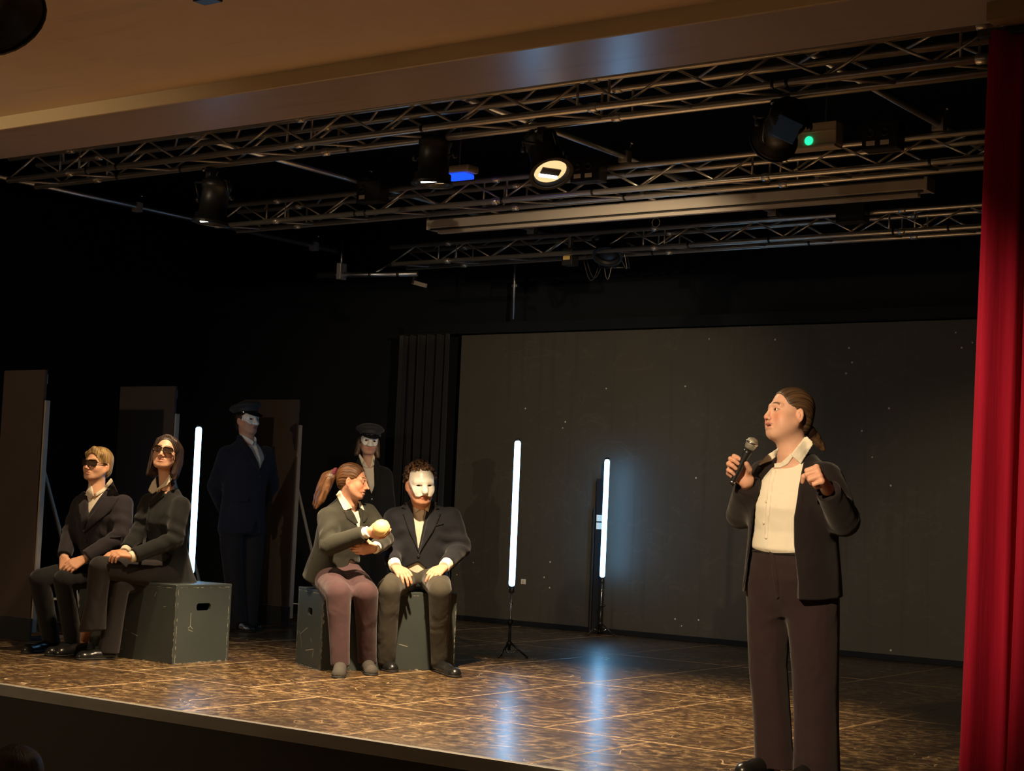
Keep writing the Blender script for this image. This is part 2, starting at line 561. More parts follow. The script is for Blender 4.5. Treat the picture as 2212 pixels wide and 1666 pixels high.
# ------------------------------------------------------------------ wooden benches
def bench(label, corner, angle, slot_end, slot_w=0.125, tall=0.50):
    """corner: front corner on the floor; local x runs along the long side, local y along the short end"""
    o = thing('wooden_bench_box', label, 'bench', (corner[0], corner[1], 0.0), angle)
    L, W_, H_, t = 0.93, 0.49, tall, 0.018
    part('lid', box((0, 0, H_ - t), (L, W_, H_), 0.003), 'crate', o)
    part('side_panel', box((0, 0, 0.0), (L, t, H_ - t), 0.002), 'crate', o)
    part('side_panel', box((0, W_ - t, 0.0), (L, W_, H_ - t), 0.002), 'crate', o)
    for x0 in (0.0, L - t):
        bm = bmesh.new()
        # end panel with a rounded hand slot through it
        cy, cz, hw, hh = W_ / 2, H_ - 0.145, slot_w / 2, 0.024
        outer = [(t, 0.0), (W_ - t, 0.0), (W_ - t, H_ - t), (t, H_ - t)]
        inner = []
        for cx_, cz_, a0 in ((hw - 0.018, -hh + 0.018, -90), (hw - 0.018, hh - 0.018, 0), (-hw + 0.018, hh - 0.018, 90), (-hw + 0.018, -hh + 0.018, 180)):
            for k in range(4):
                a = math.radians(a0 + 30 * k)
                inner.append((cy + cx_ + 0.018 * math.cos(a), cz + cz_ + 0.018 * math.sin(a)))
        layers = []
        for x in (x0, x0 + t):
            layers.append(([bm.verts.new((x, a, b)) for a, b in outer], [bm.verts.new((x, a, b)) for a, b in inner]))
        for ov, iv in layers:
            # corner fans: outer quad to inner ring (inner starts lower right and runs counter clockwise)
            idx = {1: range(0, 4), 2: range(4, 8), 3: range(8, 12), 0: range(12, 16)}
            for c, ks in idx.items():
                ks = list(ks)
                for k in range(3):
                    bm.faces.new((ov[c], iv[ks[k]], iv[ks[k + 1]]))
                nx = (c + 1) % 4
                bm.faces.new((ov[c], iv[ks[3]], iv[list(idx[nx])[0]], ov[nx]))
        for s in (0, 1):
            n = len(layers[0][s])
            for k in range(n):
                bm.faces.new((layers[0][s][k], layers[0][s][(k + 1) % n], layers[1][s][(k + 1) % n], layers[1][s][k]))
        part('end_panel', bm, 'crate', o)
    part('bottom_panel', box((t, t, 0.004), (L - t, W_ - t, 0.02)), 'crate', o)
    return o


BENCH_L = bench('grey green wooden bench box under the two people in sunglasses', (-8.86, 7.44), 0.0, 1)
BENCH_R_ANG = math.radians(62.0)
BENCH_R = bench('scratched grey green wooden bench box under the couple with the ball', (-7.155, 7.975), BENCH_R_ANG, 0, 0.085)


# ------------------------------------------------------------------ light tubes on stands
def light_tube(label, base, tilt=(0.0, 0.0), z0=0.51, z1=1.565, leg=0.13, rot=0.3):
    o = thing('led_light_tube', label, 'light tube', base, 0, 'upright glowing light tubes')
    tx, ty = tilt
    R = Matrix.Rotation(tx, 4, 'X') @ Matrix.Rotation(ty, 4, 'Y')

    def q(x, y, z):
        return R @ Vector((x, y, z))
    prof = [(0.004, 0.0), (0.014, 0.002), (0.020, 0.008), (0.0225, 0.020)]
    h = z1 - z0
    prof = prof + [(r, h - z) for r, z in reversed(prof)]
    tb = bmesh.new()
    add_lathe(tb, prof, 20, q(0, 0, 1), q(0, 0, z0))
    part('glowing_tube', tb, 'led', o, True)
    part('end_cap', lathe([(0.019, -0.045), (0.020, -0.04), (0.020, 0.0)], 16, q(0, 0, 1), q(0, 0, z0 - 0.001)), 'black_plastic', o, True)
    part('end_cap', lathe([(0.020, 0.0), (0.018, 0.012), (0.008, 0.016)], 16, q(0, 0, 1), q(0, 0, z1 + 0.001)), 'black_plastic', o, True)
    part('upper_pole', tube([q(0, 0, 0.17), q(0, 0, z0 - 0.03)], 0.0075, 12), 'steel', o, True)
    part('lower_pole', tube([q(0, 0, 0.05), q(0, 0, 0.26)], 0.011, 12), 'black_plastic', o, True)
    part('collar', lathe([(0.012, 0), (0.019, 0.004), (0.019, 0.028), (0.012, 0.032)], 16, (0, 0, 1), q(0, 0, 0.24)), 'black_plastic', o, True)
    part('clamp_ring', lathe([(0.011, 0), (0.015, 0.003), (0.015, 0.020), (0.011, 0.023)], 16, (0, 0, 1), q(0, 0, 0.375)), 'chrome', o, True)
    part('knob', lathe([(0.003, 0), (0.010, 0.006), (0.010, 0.022), (0.006, 0.026)], 12, (math.cos(rot), math.sin(rot), 0), q(0.012 * math.cos(rot), 0.012 * math.sin(rot), 0.255)), 'black_plastic', o, True)
    part('hub', lathe([(0.012, 0), (0.022, 0.006), (0.022, 0.024), (0.012, 0.030)], 16, (0, 0, 1), q(0, 0, 0.085)), 'black_plastic', o, True)
    for k in range(3):
        a = rot + k * 2.0944
        e = Vector((leg * math.cos(a), leg * math.sin(a), 0.008))
        lg = part('leg', tube([(0.016 * math.cos(a), 0.016 * math.sin(a), 0.098), e], 0.0068, 8), 'black_plastic', o, True)
        part('rubber_foot', lathe([(0.006, -0.008), (0.010, -0.007), (0.010, 0.006), (0.006, 0.010)], 10, (0, 0, 1), e), 'black_rubber', lg, True)
        m_ = Vector((0.5 * leg * math.cos(a), 0.5 * leg * math.sin(a), 0.053))
        part('strut', tube([(0.010 * math.cos(a), 0.010 * math.sin(a), 0.030), m_], 0.004, 6), 'chrome', o, True)
    return o


light_tube('glowing light tube standing behind the bench of the pair in sunglasses', (-8.885, 8.47, 0.0), (0.02, 0.018), rot=0.9)
light_tube('glowing light tube on a tripod between the seated couple and the backdrop', (-7.047, 9.872, 0.0), (0.0, 0.0), rot=0.55)
light_tube('glowing light tube on a tripod set close to the backdrop wall', (-7.86, 12.36, 0.0), (0.0, 0.006), z0=0.50, z1=1.53, rot=0.2)

# ------------------------------------------------------------------ trusses
TZ0, TZ1, TWID = 3.125, 3.275, 0.23
X_L, X_R, PITCH_T = -9.25, -0.6, 0.54
TR = 0.0195


def share(bm, name, mat):
    me = bpy.data.meshes.new(name)
    bmesh.ops.recalc_face_normals(bm, faces=bm.faces)
    bm.to_mesh(me)
    bm.free()
    for p_ in me.polygons:
        p_.use_smooth = True
    me.materials.append(M[mat])
    return me


def truss(label, y0):
    o = thing('lighting_truss', label, 'truss', (X_L, y0, TZ0), 0, 'aluminium lighting trusses across the stage')
    L = X_R - X_L
    H_ = TZ1 - TZ0
    chord = share(tube([(0, 0, 0), (L, 0, 0)], TR, 14), 'chord', 'alu')
    for (dy, dz) in ((0, 0), (TWID, 0), (0, H_), (TWID, H_)):
        c = link('chord', chord, None, o)
        c.location = (0, dy, dz)
    r = 0.0075
    sets = []
    half = PITCH_T / 2
    up_ = share(tube([(0, 0, 0.012), (half - 0.03, 0, H_ - 0.012)], r, 8), 'brace', 'alu')
    dn_ = share(tube([(0, 0, H_ - 0.012), (half - 0.03, 0, 0.012)], r, 8), 'brace', 'alu')
    fl_ = share(tube([(0, 0.012, 0), (half - 0.03, TWID - 0.012, 0)], r, 8), 'brace', 'alu_dull')
    fr_ = share(tube([(0, TWID - 0.012, 0), (half - 0.03, 0.012, 0)], r, 8), 'brace', 'alu_dull')
    n = int(L / half)
    for i in range(n):
        x = i * half + 0.02
        for dy, off in ((0.0, 0), (TWID, 1)):
            b_ = link('brace', (up_ if (i + off) % 2 == 0 else dn_), None, o)
            b_.location = (x, dy, 0)
        b_ = link('brace', (fl_ if i % 2 == 0 else fr_), None, o)
        b_.location = (x, 0, 0.0 if i % 2 == 0 else H_)
    ring = share(lathe([(TR, 0), (TR + 0.005, 0.004), (TR + 0.005, 0.05), (TR, 0.054)], 14, (1, 0, 0)), 'sleeve', 'alu')
    post = share(tube([(0, 0, 0.01), (0, 0, H_ - 0.01)], r, 8), 'post', 'alu')
    strap = share(lathe([(TR, 0), (TR + 0.003, 0.001), (TR + 0.003, 0.016), (TR, 0.017)], 12, (1, 0, 0)), 'cable_tie', 'black_plastic')
    for x in (0.6, 2.62, 4.64, 6.66):
        for (dy, dz) in ((0, 0), (TWID, 0), (0, H_), (TWID, H_)):
            link('sleeve', ring, None, o).location = (x, dy, dz)
        for dy in (0, TWID):
            for xx in (x - 0.07, x + 0.12):
                link('post', post, None, o).location = (xx, dy, 0)
    rr = random.Random(int(y0 * 10))
    for k in range(12):
        link('cable_tie', strap, None, o).location = (rr.uniform(0.3, L - 0.5), rr.choice((0, TWID)), rr.choice((0, 0, H_)))
    return o


truss('aluminium lighting truss just behind the proscenium beam', 6.955)
truss('aluminium lighting truss in the middle, above the white screen case', 8.875)
truss('aluminium lighting truss at the rear, in front of the backdrop', 10.95)

for x, y0, y1, lab in ((-3.51, 6.9, 11.3, 'steel cross pipe over the trusses nearest the red curtain'),
                       (-5.59, 6.9, 11.3, 'steel cross pipe over the trusses above the green lit box side'),
                       (-7.76, 6.9, 11.3, 'steel cross pipe over the trusses above the seated couple'),
                       (-10.15, 6.9, 11.25, 'steel cross pipe over the stage wing at the truss ends')):
    lab = {-5.59: 'steel cross pipe over the trusses between the two tilted spotlights'}.get(x, lab)
    o = thing('cross_pipe', lab, 'pipe', (x, y0, 3.342), 0, 'steel cross pipes resting on the trusses')
    part('pipe', tube([(0, 0, 0), (0, y1 - y0, 0)], 0.024, 14), 'steel', o, True)
    for ty in (6.955, 8.875, 10.95):
        c = part('coupler', box((-0.035, ty - y0 - 0.03, -0.045), (0.035, ty - y0 + 0.03, 0.032), 0.006), 'alu_dull', o)
        part('wing_nut', lathe([(0.006, 0), (0.006, 0.05), (0.012, 0.052), (0.012, 0.064)], 8, (0.5, 0, 1), (0.02, ty - y0, 0.03)), 'chrome', c, True)
o = thing('side_bar', 'short steel bar clamped below the rear truss end in the wing', 'pipe', (-9.78, 10.62, 3.01))
part('pipe', tube([(0, 0, 0), (0.93, 0.22, 0)], 0.022, 14), 'steel', o, True)
for t in (0.18, 0.52, 0.80):
    part('cable_tie', lathe([(0.022, 0), (0.027, 0.002), (0.027, 0.022), (0.022, 0.024)], 14, (0.93, 0.22, 0), (0.93 * t, 0.22 * t, 0)), 'black_plastic', o, True)
part('clamp', box((0.20, 0.01, -0.04), (0.25, 0.09, 0.10), 0.006), 'alu_dull', o)
part('hanger', tube([(0.22, 0.05, 0.0), (0.22, 0.05, 0.30)], 0.010, 8), 'steel', o, True)
part('hanger', tube([(0.55, 0.13, 0.02), (0.55, 0.30, 0.12)], 0.010, 8), 'steel', o, True)
o = thing('timber_offcut', 'pale grey stick fixed under the short bar in the wing', 'stick', (-8.93, 10.86, 2.93))
part('stick', box((0, 0, 0), (0.15, 0.03, 0.035), 0.004, Matrix.Rotation(0.25, 3, 'Y')), 'flat_edge', o)
part('tie', box((0.01, -0.004, 0.0), (0.03, 0.034, 0.085), 0.002), 'black_plastic', o)

# projection screen case
o = thing('projection_screen', 'long off-white projection screen case under the middle truss', 'screen case', (-7.47, 9.30, 3.048))
LS = 3.74
cs = bmesh.new()
prof = [(-0.055, 0.0), (0.055, 0.0), (0.060, 0.010), (0.060, 0.064), (0.050, 0.075), (-0.050, 0.075), (-0.060, 0.064), (-0.060, 0.010)]
va = [cs.verts.new((0, y, z)) for y, z in prof]
vb = [cs.verts.new((LS, y, z)) for y, z in prof]
for k in range(len(prof)):
    cs.faces.new((va[k], va[(k + 1) % 8], vb[(k + 1) % 8], vb[k]))
cs.faces.new(va[::-1])
cs.faces.new(vb)
part('case', cs, 'white_case', o)
part('weight_bar', box((0.06, -0.022, -0.030), (LS - 0.06, 0.022, -0.004), 0.006), 'white_case', o)
part('slot_lip', box((0.02, -0.060, -0.008), (LS - 0.02, -0.040, 0.001), 0.002), 'black_plastic', o)
for x in (-0.012, LS - 0.010):
    part('end_cap', box((x, -0.064, -0.004), (x + 0.022, 0.064, 0.080), 0.006), 'white_case', o)
for x in (0.6, 1.87, 3.1):
    part('bracket', box((x, -0.215, 0.073), (x + 0.03, 0.03, 0.12), 0.003), 'alu_dull', o)
part('pull_ring', tube([(1.87 + 0.03 * math.cos(a), 0, -0.065 + 0.03 * math.sin(a)) for a in [k * 0.524 for k in range(13)]], 0.003, 6), 'black_plastic', o, True)


# ------------------------------------------------------------------ stage lamps
def stage_lamp(label, clamp, lens, aim, power=None, spot=75, blend=0.6, lit=True, r=0.104, length=0.29, group='black stage spotlights', col=WARM, cable=True, name='stage_spotlight', box_back=False):
    clamp = Vector(clamp)
    lens = Vector(lens)
    a = (Vector(aim) - lens).normalized()
    o = thing(name, label, 'spotlight', clamp, 0, group)
    L0 = lens - clamp                          # local lens centre

    def body_prof():
        return [(0.30 * r, -length), (0.62 * r, -length + 0.006), (0.80 * r, -length + 0.03), (0.90 * r, -length + 0.034), (0.90 * r, -length + 0.075),
                (0.82 * r, -length + 0.08), (0.84 * r, -0.055), (0.98 * r, -0.05), (1.0 * r, -0.012), (1.08 * r, -0.010), (1.08 * r, 0.004), (0.90 * r, 0.004), (0.88 * r, -0.028), (0.02 * r, -0.03)]
    part('housing', lathe(body_prof(), 28, a, L0), 'lamp_black', o, True)
    x, y = frame_from(a)
    side = a.cross(Vector((0, 0, 1)))
    if side.length < 0.2:
        side = Vector((1, 0.15, 0))
    side.normalize()
    piv = L0 - a * (length * 0.52)
    # glowing front
    if lit:
        part('lens', lathe([(0.86 * r, 0.0), (0.86 * r, 0.004)], 28, a, L0 - a * 0.020), 'lens_glow', o)
        up2 = a.cross(side).normalized()
        bm = bmesh.new()
        rot = Matrix((side, up2, a)).transposed()
        add_box(bm, (-0.055, -0.022, 0), (0.055, 0.020, 0.010), 0.002, rot, L0 - a * 0.012)
        part('lamp_holder', bm, 'lamp_black', o)
        part('filament', tube([L0 - side * 0.052 + up2 * 0.034 - a * 0.006, L0 + side * 0.052 + up2 * 0.034 - a * 0.006], 0.009, 8), 'filament', o, True)
    else:
        part('lens', lathe([(0.86 * r, 0.0), (0.84 * r, 0.006), (0.4 * r, 0.016)], 28, a, L0 - a * 0.020), 'black_plastic', o, True)
    part('gel_frame', lathe([(1.00 * r, 0.003), (1.16 * r, 0.003), (1.16 * r, 0.011), (1.00 * r, 0.011), (1.00 * r, 0.003)], 24, a, L0, False), 'lamp_black', o)
    # yoke
    ym = Vector((0, 0, -0.07))
    yk = bmesh.new()
    for s in (-1, 1):
        e = piv + side * (s * (r + 0.016))
        k_ = Vector((0, 0, -0.06)) + side * (s * (r + 0.016))
        add_tube(yk, [e, k_], 0.007, 8)
    add_tube(yk, [Vector((0, 0, -0.06)) + side * (r + 0.02), Vector((0, 0, -0.06)) - side * (r + 0.02)], 0.008, 8)
    part('yoke', yk, 'lamp_black', o, True)
    for s in (-1, 1):
        part('tilt_knob', lathe([(0.012, 0), (0.018, 0.004), (0.018, 0.02), (0.010, 0.024)], 12, side * s, piv + side * (s * (r + 0.012))), 'black_plastic', o, True)
    part('clamp', box((-0.022, -0.030, -0.062), (0.022, 0.030, 0.030), 0.005), 'lamp_black', o)
    part('clamp_bolt', lathe([(0.006, 0), (0.006, 0.03), (0.011, 0.032), (0.011, 0.042)], 8, (0, -1, 0.2), (0, -0.03, -0.005)), 'chrome', o, True)
    if cable:
        p0 = Vector((0.06, 0, 0.0))
        p1 = piv - side * r * 0.9
        pts = [p0.lerp(p1, t) + Vector((0, 0, -0.14 * math.sin(math.pi * t))) - side * 0.05 * math.sin(math.pi * t) for t in [k / 10 for k in range(11)]]
        part('safety_cable', tube(pts, 0.003, 6), 'cable', o, True)
    if power:
        ld = bpy.data.lights.new('spot', 'SPOT')
        ld.energy = power
        ld.color = col
        ld.spot_size = math.radians(spot)
        ld.spot_blend = blend
        ld.shadow_soft_size = 0.05
        lo = bpy.data.objects.new('spot_beam', ld)
        COL.objects.link(lo)
        lo.parent = o
        lo.location = L0 + a * 0.02
        lo.rotation_euler = a.to_track_quat('-Z', 'Y').to_euler()
    return o


stage_lamp('lit black spotlight pointing down above the pair in sunglasses', (-7.56, 7.19, 3.085), tuple(P(455, 481, 10.36)), tuple(P(455, 481, 10.36) + np.array([-0.10, -0.06, -1.0])), POWER['a'], 92, 0.5)
stage_lamp('lit black spotlight pointing straight down from the front truss, beside the blue light', (-5.80, 7.19, 3.085), tuple(P(934, 396, 9.32)), tuple(P(934, 396, 9.32) + np.array([-0.02, -0.02, -1.0])), POWER['b'], 98, 0.45)
stage_lamp('lit black spotlight tilted toward the woman with the microphone', (-5.05, 7.19, 3.085), tuple(P(1190, 373, 8.85)), tuple(P(1190, 373, 8.85) + np.array([0.62, -0.34, -1.0])), POWER['c'], 90, 0.4)
lampD = stage_lamp('black spotlight with blue lit filter holder turned toward the backdrop', (-3.66, 7.19, 3.085), tuple(P(1672, 300, 8.02)), tuple(P(1190, 1010, 14.3)), POWER['d'], 44, 1.0, length=0.30)
_q = P(1698, 282, 7.70) - np.array([-3.66, 7.19, 3.085])
_rot = Matrix(((_rt[0], -_fw[0] * 0.8, _up[0]), (_rt[1], -_fw[1] * 0.8, _up[1]), (_rt[2], -_fw[2] * 0.8, _up[2]))) @ Matrix.Rotation(0.45, 3, 'Y')
part('filter_holder', box((-0.055, -0.003, -0.045), (0.055, 0.003, 0.045), 0.001, _rot, tuple(_q)), 'blue_lit_plate', lampD)
part('filter_slot', box((-0.060, -0.008, 0.040), (0.060, 0.006, 0.056), 0.001, _rot, tuple(_q)), 'blue_lit_plate', lampD)
stage_lamp('dark switched-off spotlight on the rear truss', (-7.10, 11.18, 3.085), tuple(P(1312, 553, 13.15)), tuple(P(1312, 553, 13.15) + np.array([0.25, -0.55, -1.0])), None, lit=False, length=0.30)
# lamps on the hall ceiling
stage_lamp('black hall spotlight under the ceiling, cut off by the picture corner', (-5.25, 3.95, 3.08), tuple(P(8, 40, 6.05)), (-6.95, 8.2, 0.75), POWER['foh2'], 42, 0.8, r=0.14, length=0.34, name='hall_spotlight', group='black spotlights on the hall ceiling', cable=False)
stage_lamp('black hall spotlight far out over the audience', (-8.3, 0.6, 3.08), (-8.2, 0.75, 2.85), (-8.4, 7.9, 1.0), POWER['foh1'], 70, 0.9, r=0.13, length=0.34, name='hall_spotlight', group='black spotlights on the hall ceiling', cable=False)

stage_lamp('black hall spotlight on the ceiling in front of the woman with the microphone', (-2.85, 2.35, 3.08), (-2.82, 2.45, 2.86), (-3.2, 6.62, 1.1), POWER['foh3'], 42, 0.55, r=0.13, length=0.30, name='hall_spotlight', group='black spotlights on the hall ceiling', cable=False)


def loop_cable(parent, a, b, sag, r=0.004, mat='cable', name='safety_cable'):
    a, b = Vector(a), Vector(b)
    pts = [a.lerp(b, t) + Vector((0, 0, -sag * math.sin(math.pi * t))) for t in [k / 12 for k in range(13)]]
    return part(name, tube(pts, r, 6), mat, parent, True)


# junction box with a yellow label and hanging loops on the rear truss
jb = P(1232, 556, 13.4)
o = thing('junction_box', 'small black box with a yellow label on the rear truss', 'box', tuple(jb))
part('case', box((-0.05, -0.05, -0.07), (0.05, 0.05, 0.07), 0.006), 'black_plastic', o)
lb = bmesh.new()
add_box(lb, (-0.035, -0.0525, -0.026), (0.030, -0.050, 0.026))
part('label_plate', lb, 'yellow_label', o)
part('bracket', box((-0.012, -0.02, 0.07), (0.012, 0.02, 0.16), 0.002), 'alu_dull', o)
o = thing('hanging_cable', 'dark cable loops hanging under the rear truss lamp', 'cable', tuple(P(1290, 560, 13.4)))
for dx, sg in ((0.0, 0.17), (0.03, 0.15)):
    loop_cable(o, (-0.13 + dx, 0, 0), (0.02 + dx, 0.02, 0), sg, 0.005, 'black_rubber', 'loop')
loop_cable(o, (0.06, 0, 0), (0.15, 0.0, 0.0), 0.17, 0.003, 'cable', 'loop')


def at_y(px, py, Y):
    d = P(px, py, 1.0) - CAM_POS
    return CAM_POS + d * (Y / d[1])


def dimmer(label, p, labels=2, hook=0.02):
    o = thing('dimmer_pack', label, 'dimmer', tuple(p), 0, 'black dimmer packs on the trusses')
    part('case', box((-0.11, -0.05, -0.07), (0.11, 0.05, 0.09), 0.008), 'black_plastic', o)
    for k in range(labels):
        x = -0.055 + 0.085 * k
        part('socket', lathe([(0.026, 0), (0.026, 0.008), (0.018, 0.010), (0.018, 0.002)], 16, (0, -1, 0), (x, -0.050, 0.03)), 'black_rubber', o, True)
        part('paper_label', box((x - 0.026, -0.0525, -0.045), (x + 0.026, -0.050, -0.018)), 'label', o)
    part('hook', tube([(0, 0.03, 0.08), (0, 0.06, 0.10), (0, 0.06 + hook, 0.0), (0, 0.04 + hook, -0.06)], 0.008, 6), 'steel', o, True)
    return o


dimmer('black dimmer pack on the middle truss nearest the red curtain', at_y(1908, 300, 8.805))
dimmer('black dimmer pack on the middle truss beside the tilted spotlight', at_y(1272, 372, 8.805))
dimmer('black dimmer pack on the middle truss near its wing end', at_y(805, 418, 8.805), 1)
dimmer('black dimmer pack on the rear truss behind the speaker', at_y(1842, 462, 10.88), 0)

# emergency light with green glow, blue lamp
pe = P(1766, 296, 9.75)
o = thing('emergency_light', 'cream emergency light box with a green glowing dot', 'emergency light', tuple(pe))
part('case', box((-0.17, -0.05, -0.06), (0.14, 0.05, 0.075), 0.006), 'cream_box', o)
part('lower_tray', box((-0.165, -0.058, -0.075), (0.135, 0.05, -0.058), 0.003), 'cream_box', o)
part('rib', box((-0.168, -0.053, 0.018), (0.138, -0.049, 0.024)), 'cream_box', o)
part('green_dot', lathe([(0.026, 0), (0.026, 0.004), (0.012, 0.012)], 16, (0, -1, 0), (-0.03, -0.051, -0.030)), 'green_glow', o, True)  # disc widened to include the spread of its green glow
part('hanger', tube([(0.05, 0, 0.07), (0.05, 0, 0.9)], 0.006, 6), 'steel', o)
pb = P(992, 378, 10.9)
o = thing('blue_lamp', 'small white lamp glowing blue above the middle truss', 'lamp', tuple(pb))
bl = bmesh.new()
add_box(bl, (-0.10, -0.06, 0.004), (0.12, 0.06, 0.055), 0.018)
part('cover', bl, 'white_case', o)
part('blue_diffuser', box((-0.098, -0.055, -0.028), (0.085, 0.055, 0.003), 0.010), 'blue_glow', o)
part('hanger', tube([(0.0, 0, 0.05), (0.0, 0, 0.85)], 0.006, 6), 'steel', o)

# ------------------------------------------------------------------ small things around the backdrop
o = thing('wall_socket', 'small white socket plate on the backdrop beside the light tube', 'socket', (-8.82, 12.54, 0.40))
part('plate', box((-0.025, -0.010, -0.022), (0.025, 0.0, 0.024), 0.003), 'label', o)
part('insert', box((-0.010, -0.012, -0.010), (0.010, -0.009, 0.010), 0.001), 'white_case', o)
o = thing('equipment_case', 'slim dark case with two white labels leaning on the backdrop', 'case', (-7.985, 12.50, 0.0))
part('body', box((-0.045, -0.02, 0.0), (0.045, 0.03, 1.36), 0.006), 'black_plastic', o)
part('pole_shadow', box((-0.075, -0.015, 0.0), (-0.055, 0.02, 1.10), 0.004), 'black_rubber', o)  # thin dark bar standing in for the shadow of a pole
part('paper_label', box((-0.030, -0.0225, 0.985), (0.038, -0.020, 1.040)), 'label', o)
part('paper_label', box((-0.030, -0.0225, 0.915), (0.038, -0.020, 0.972)), 'label', o)
o = thing('conduit_pipe', 'thin vertical conduit pipe on the black wall above the backdrop', 'pipe', tuple(P(1108, 690, 15.45)))
part('pipe', tube([(0, 0, 0), (0, 0, 0.85)], 0.016, 10), 'steel', o, True)
part('bracket', box((-0.03, -0.004, 0.30), (0.03, 0.03, 0.33), 0.003), 'steel', o)

# cable along the beam, ceiling hatch and ceiling lamp
o = thing('ceiling_cable', 'black cable sagging along the proscenium beam above the curtain', 'cable', tuple(P(1900, 6, 6.6)))
cb = [P(x, y, d) - P(1900, 6, 6.6) for x, y, d in ((1740, -6, 6.72), (1800, 1, 6.68), (1860, 6, 6.63), (1920, 9, 6.58), (1980, 7, 6.52), (2040, 1, 6.47), (2100, -7, 6.40))]
part('wire', tube([tuple(c) for c in cb], 0.006, 8), 'black_rubber', o, True)
o = thing('ceiling_hatch', 'pale square panel fixed on the hall ceiling', 'panel', tuple(P(392, -6, 6.05)))
o.location.z = 3.105
part('plate', box((-0.17, -0.10, -0.02), (0.06, 0.10, 0.0), 0.004), 'white_case', o)
part('rim', box((-0.18, -0.11, -0.008), (0.07, 0.11, 0.002), 0.002), 'label', o)
o = thing('ceiling_sensor', 'small black sensor unit beside the pale ceiling panel', 'sensor', tuple(P(450, -2, 6.05)))
part('body', box((-0.05, -0.03, -0.010), (0.045, 0.03, 0.06), 0.004), 'black_plastic', o)
part('indicator', lathe([(0.005, 0), (0.005, 0.004)], 8, (0, -1, 0), (0.036, -0.030, 0.0)), 'label', o)


# ------------------------------------------------------------------ implicit modelling of soft bodies
def nrm(v):
    v = np.asarray(v, float)
    return v / max(np.linalg.norm(v), 1e-9)


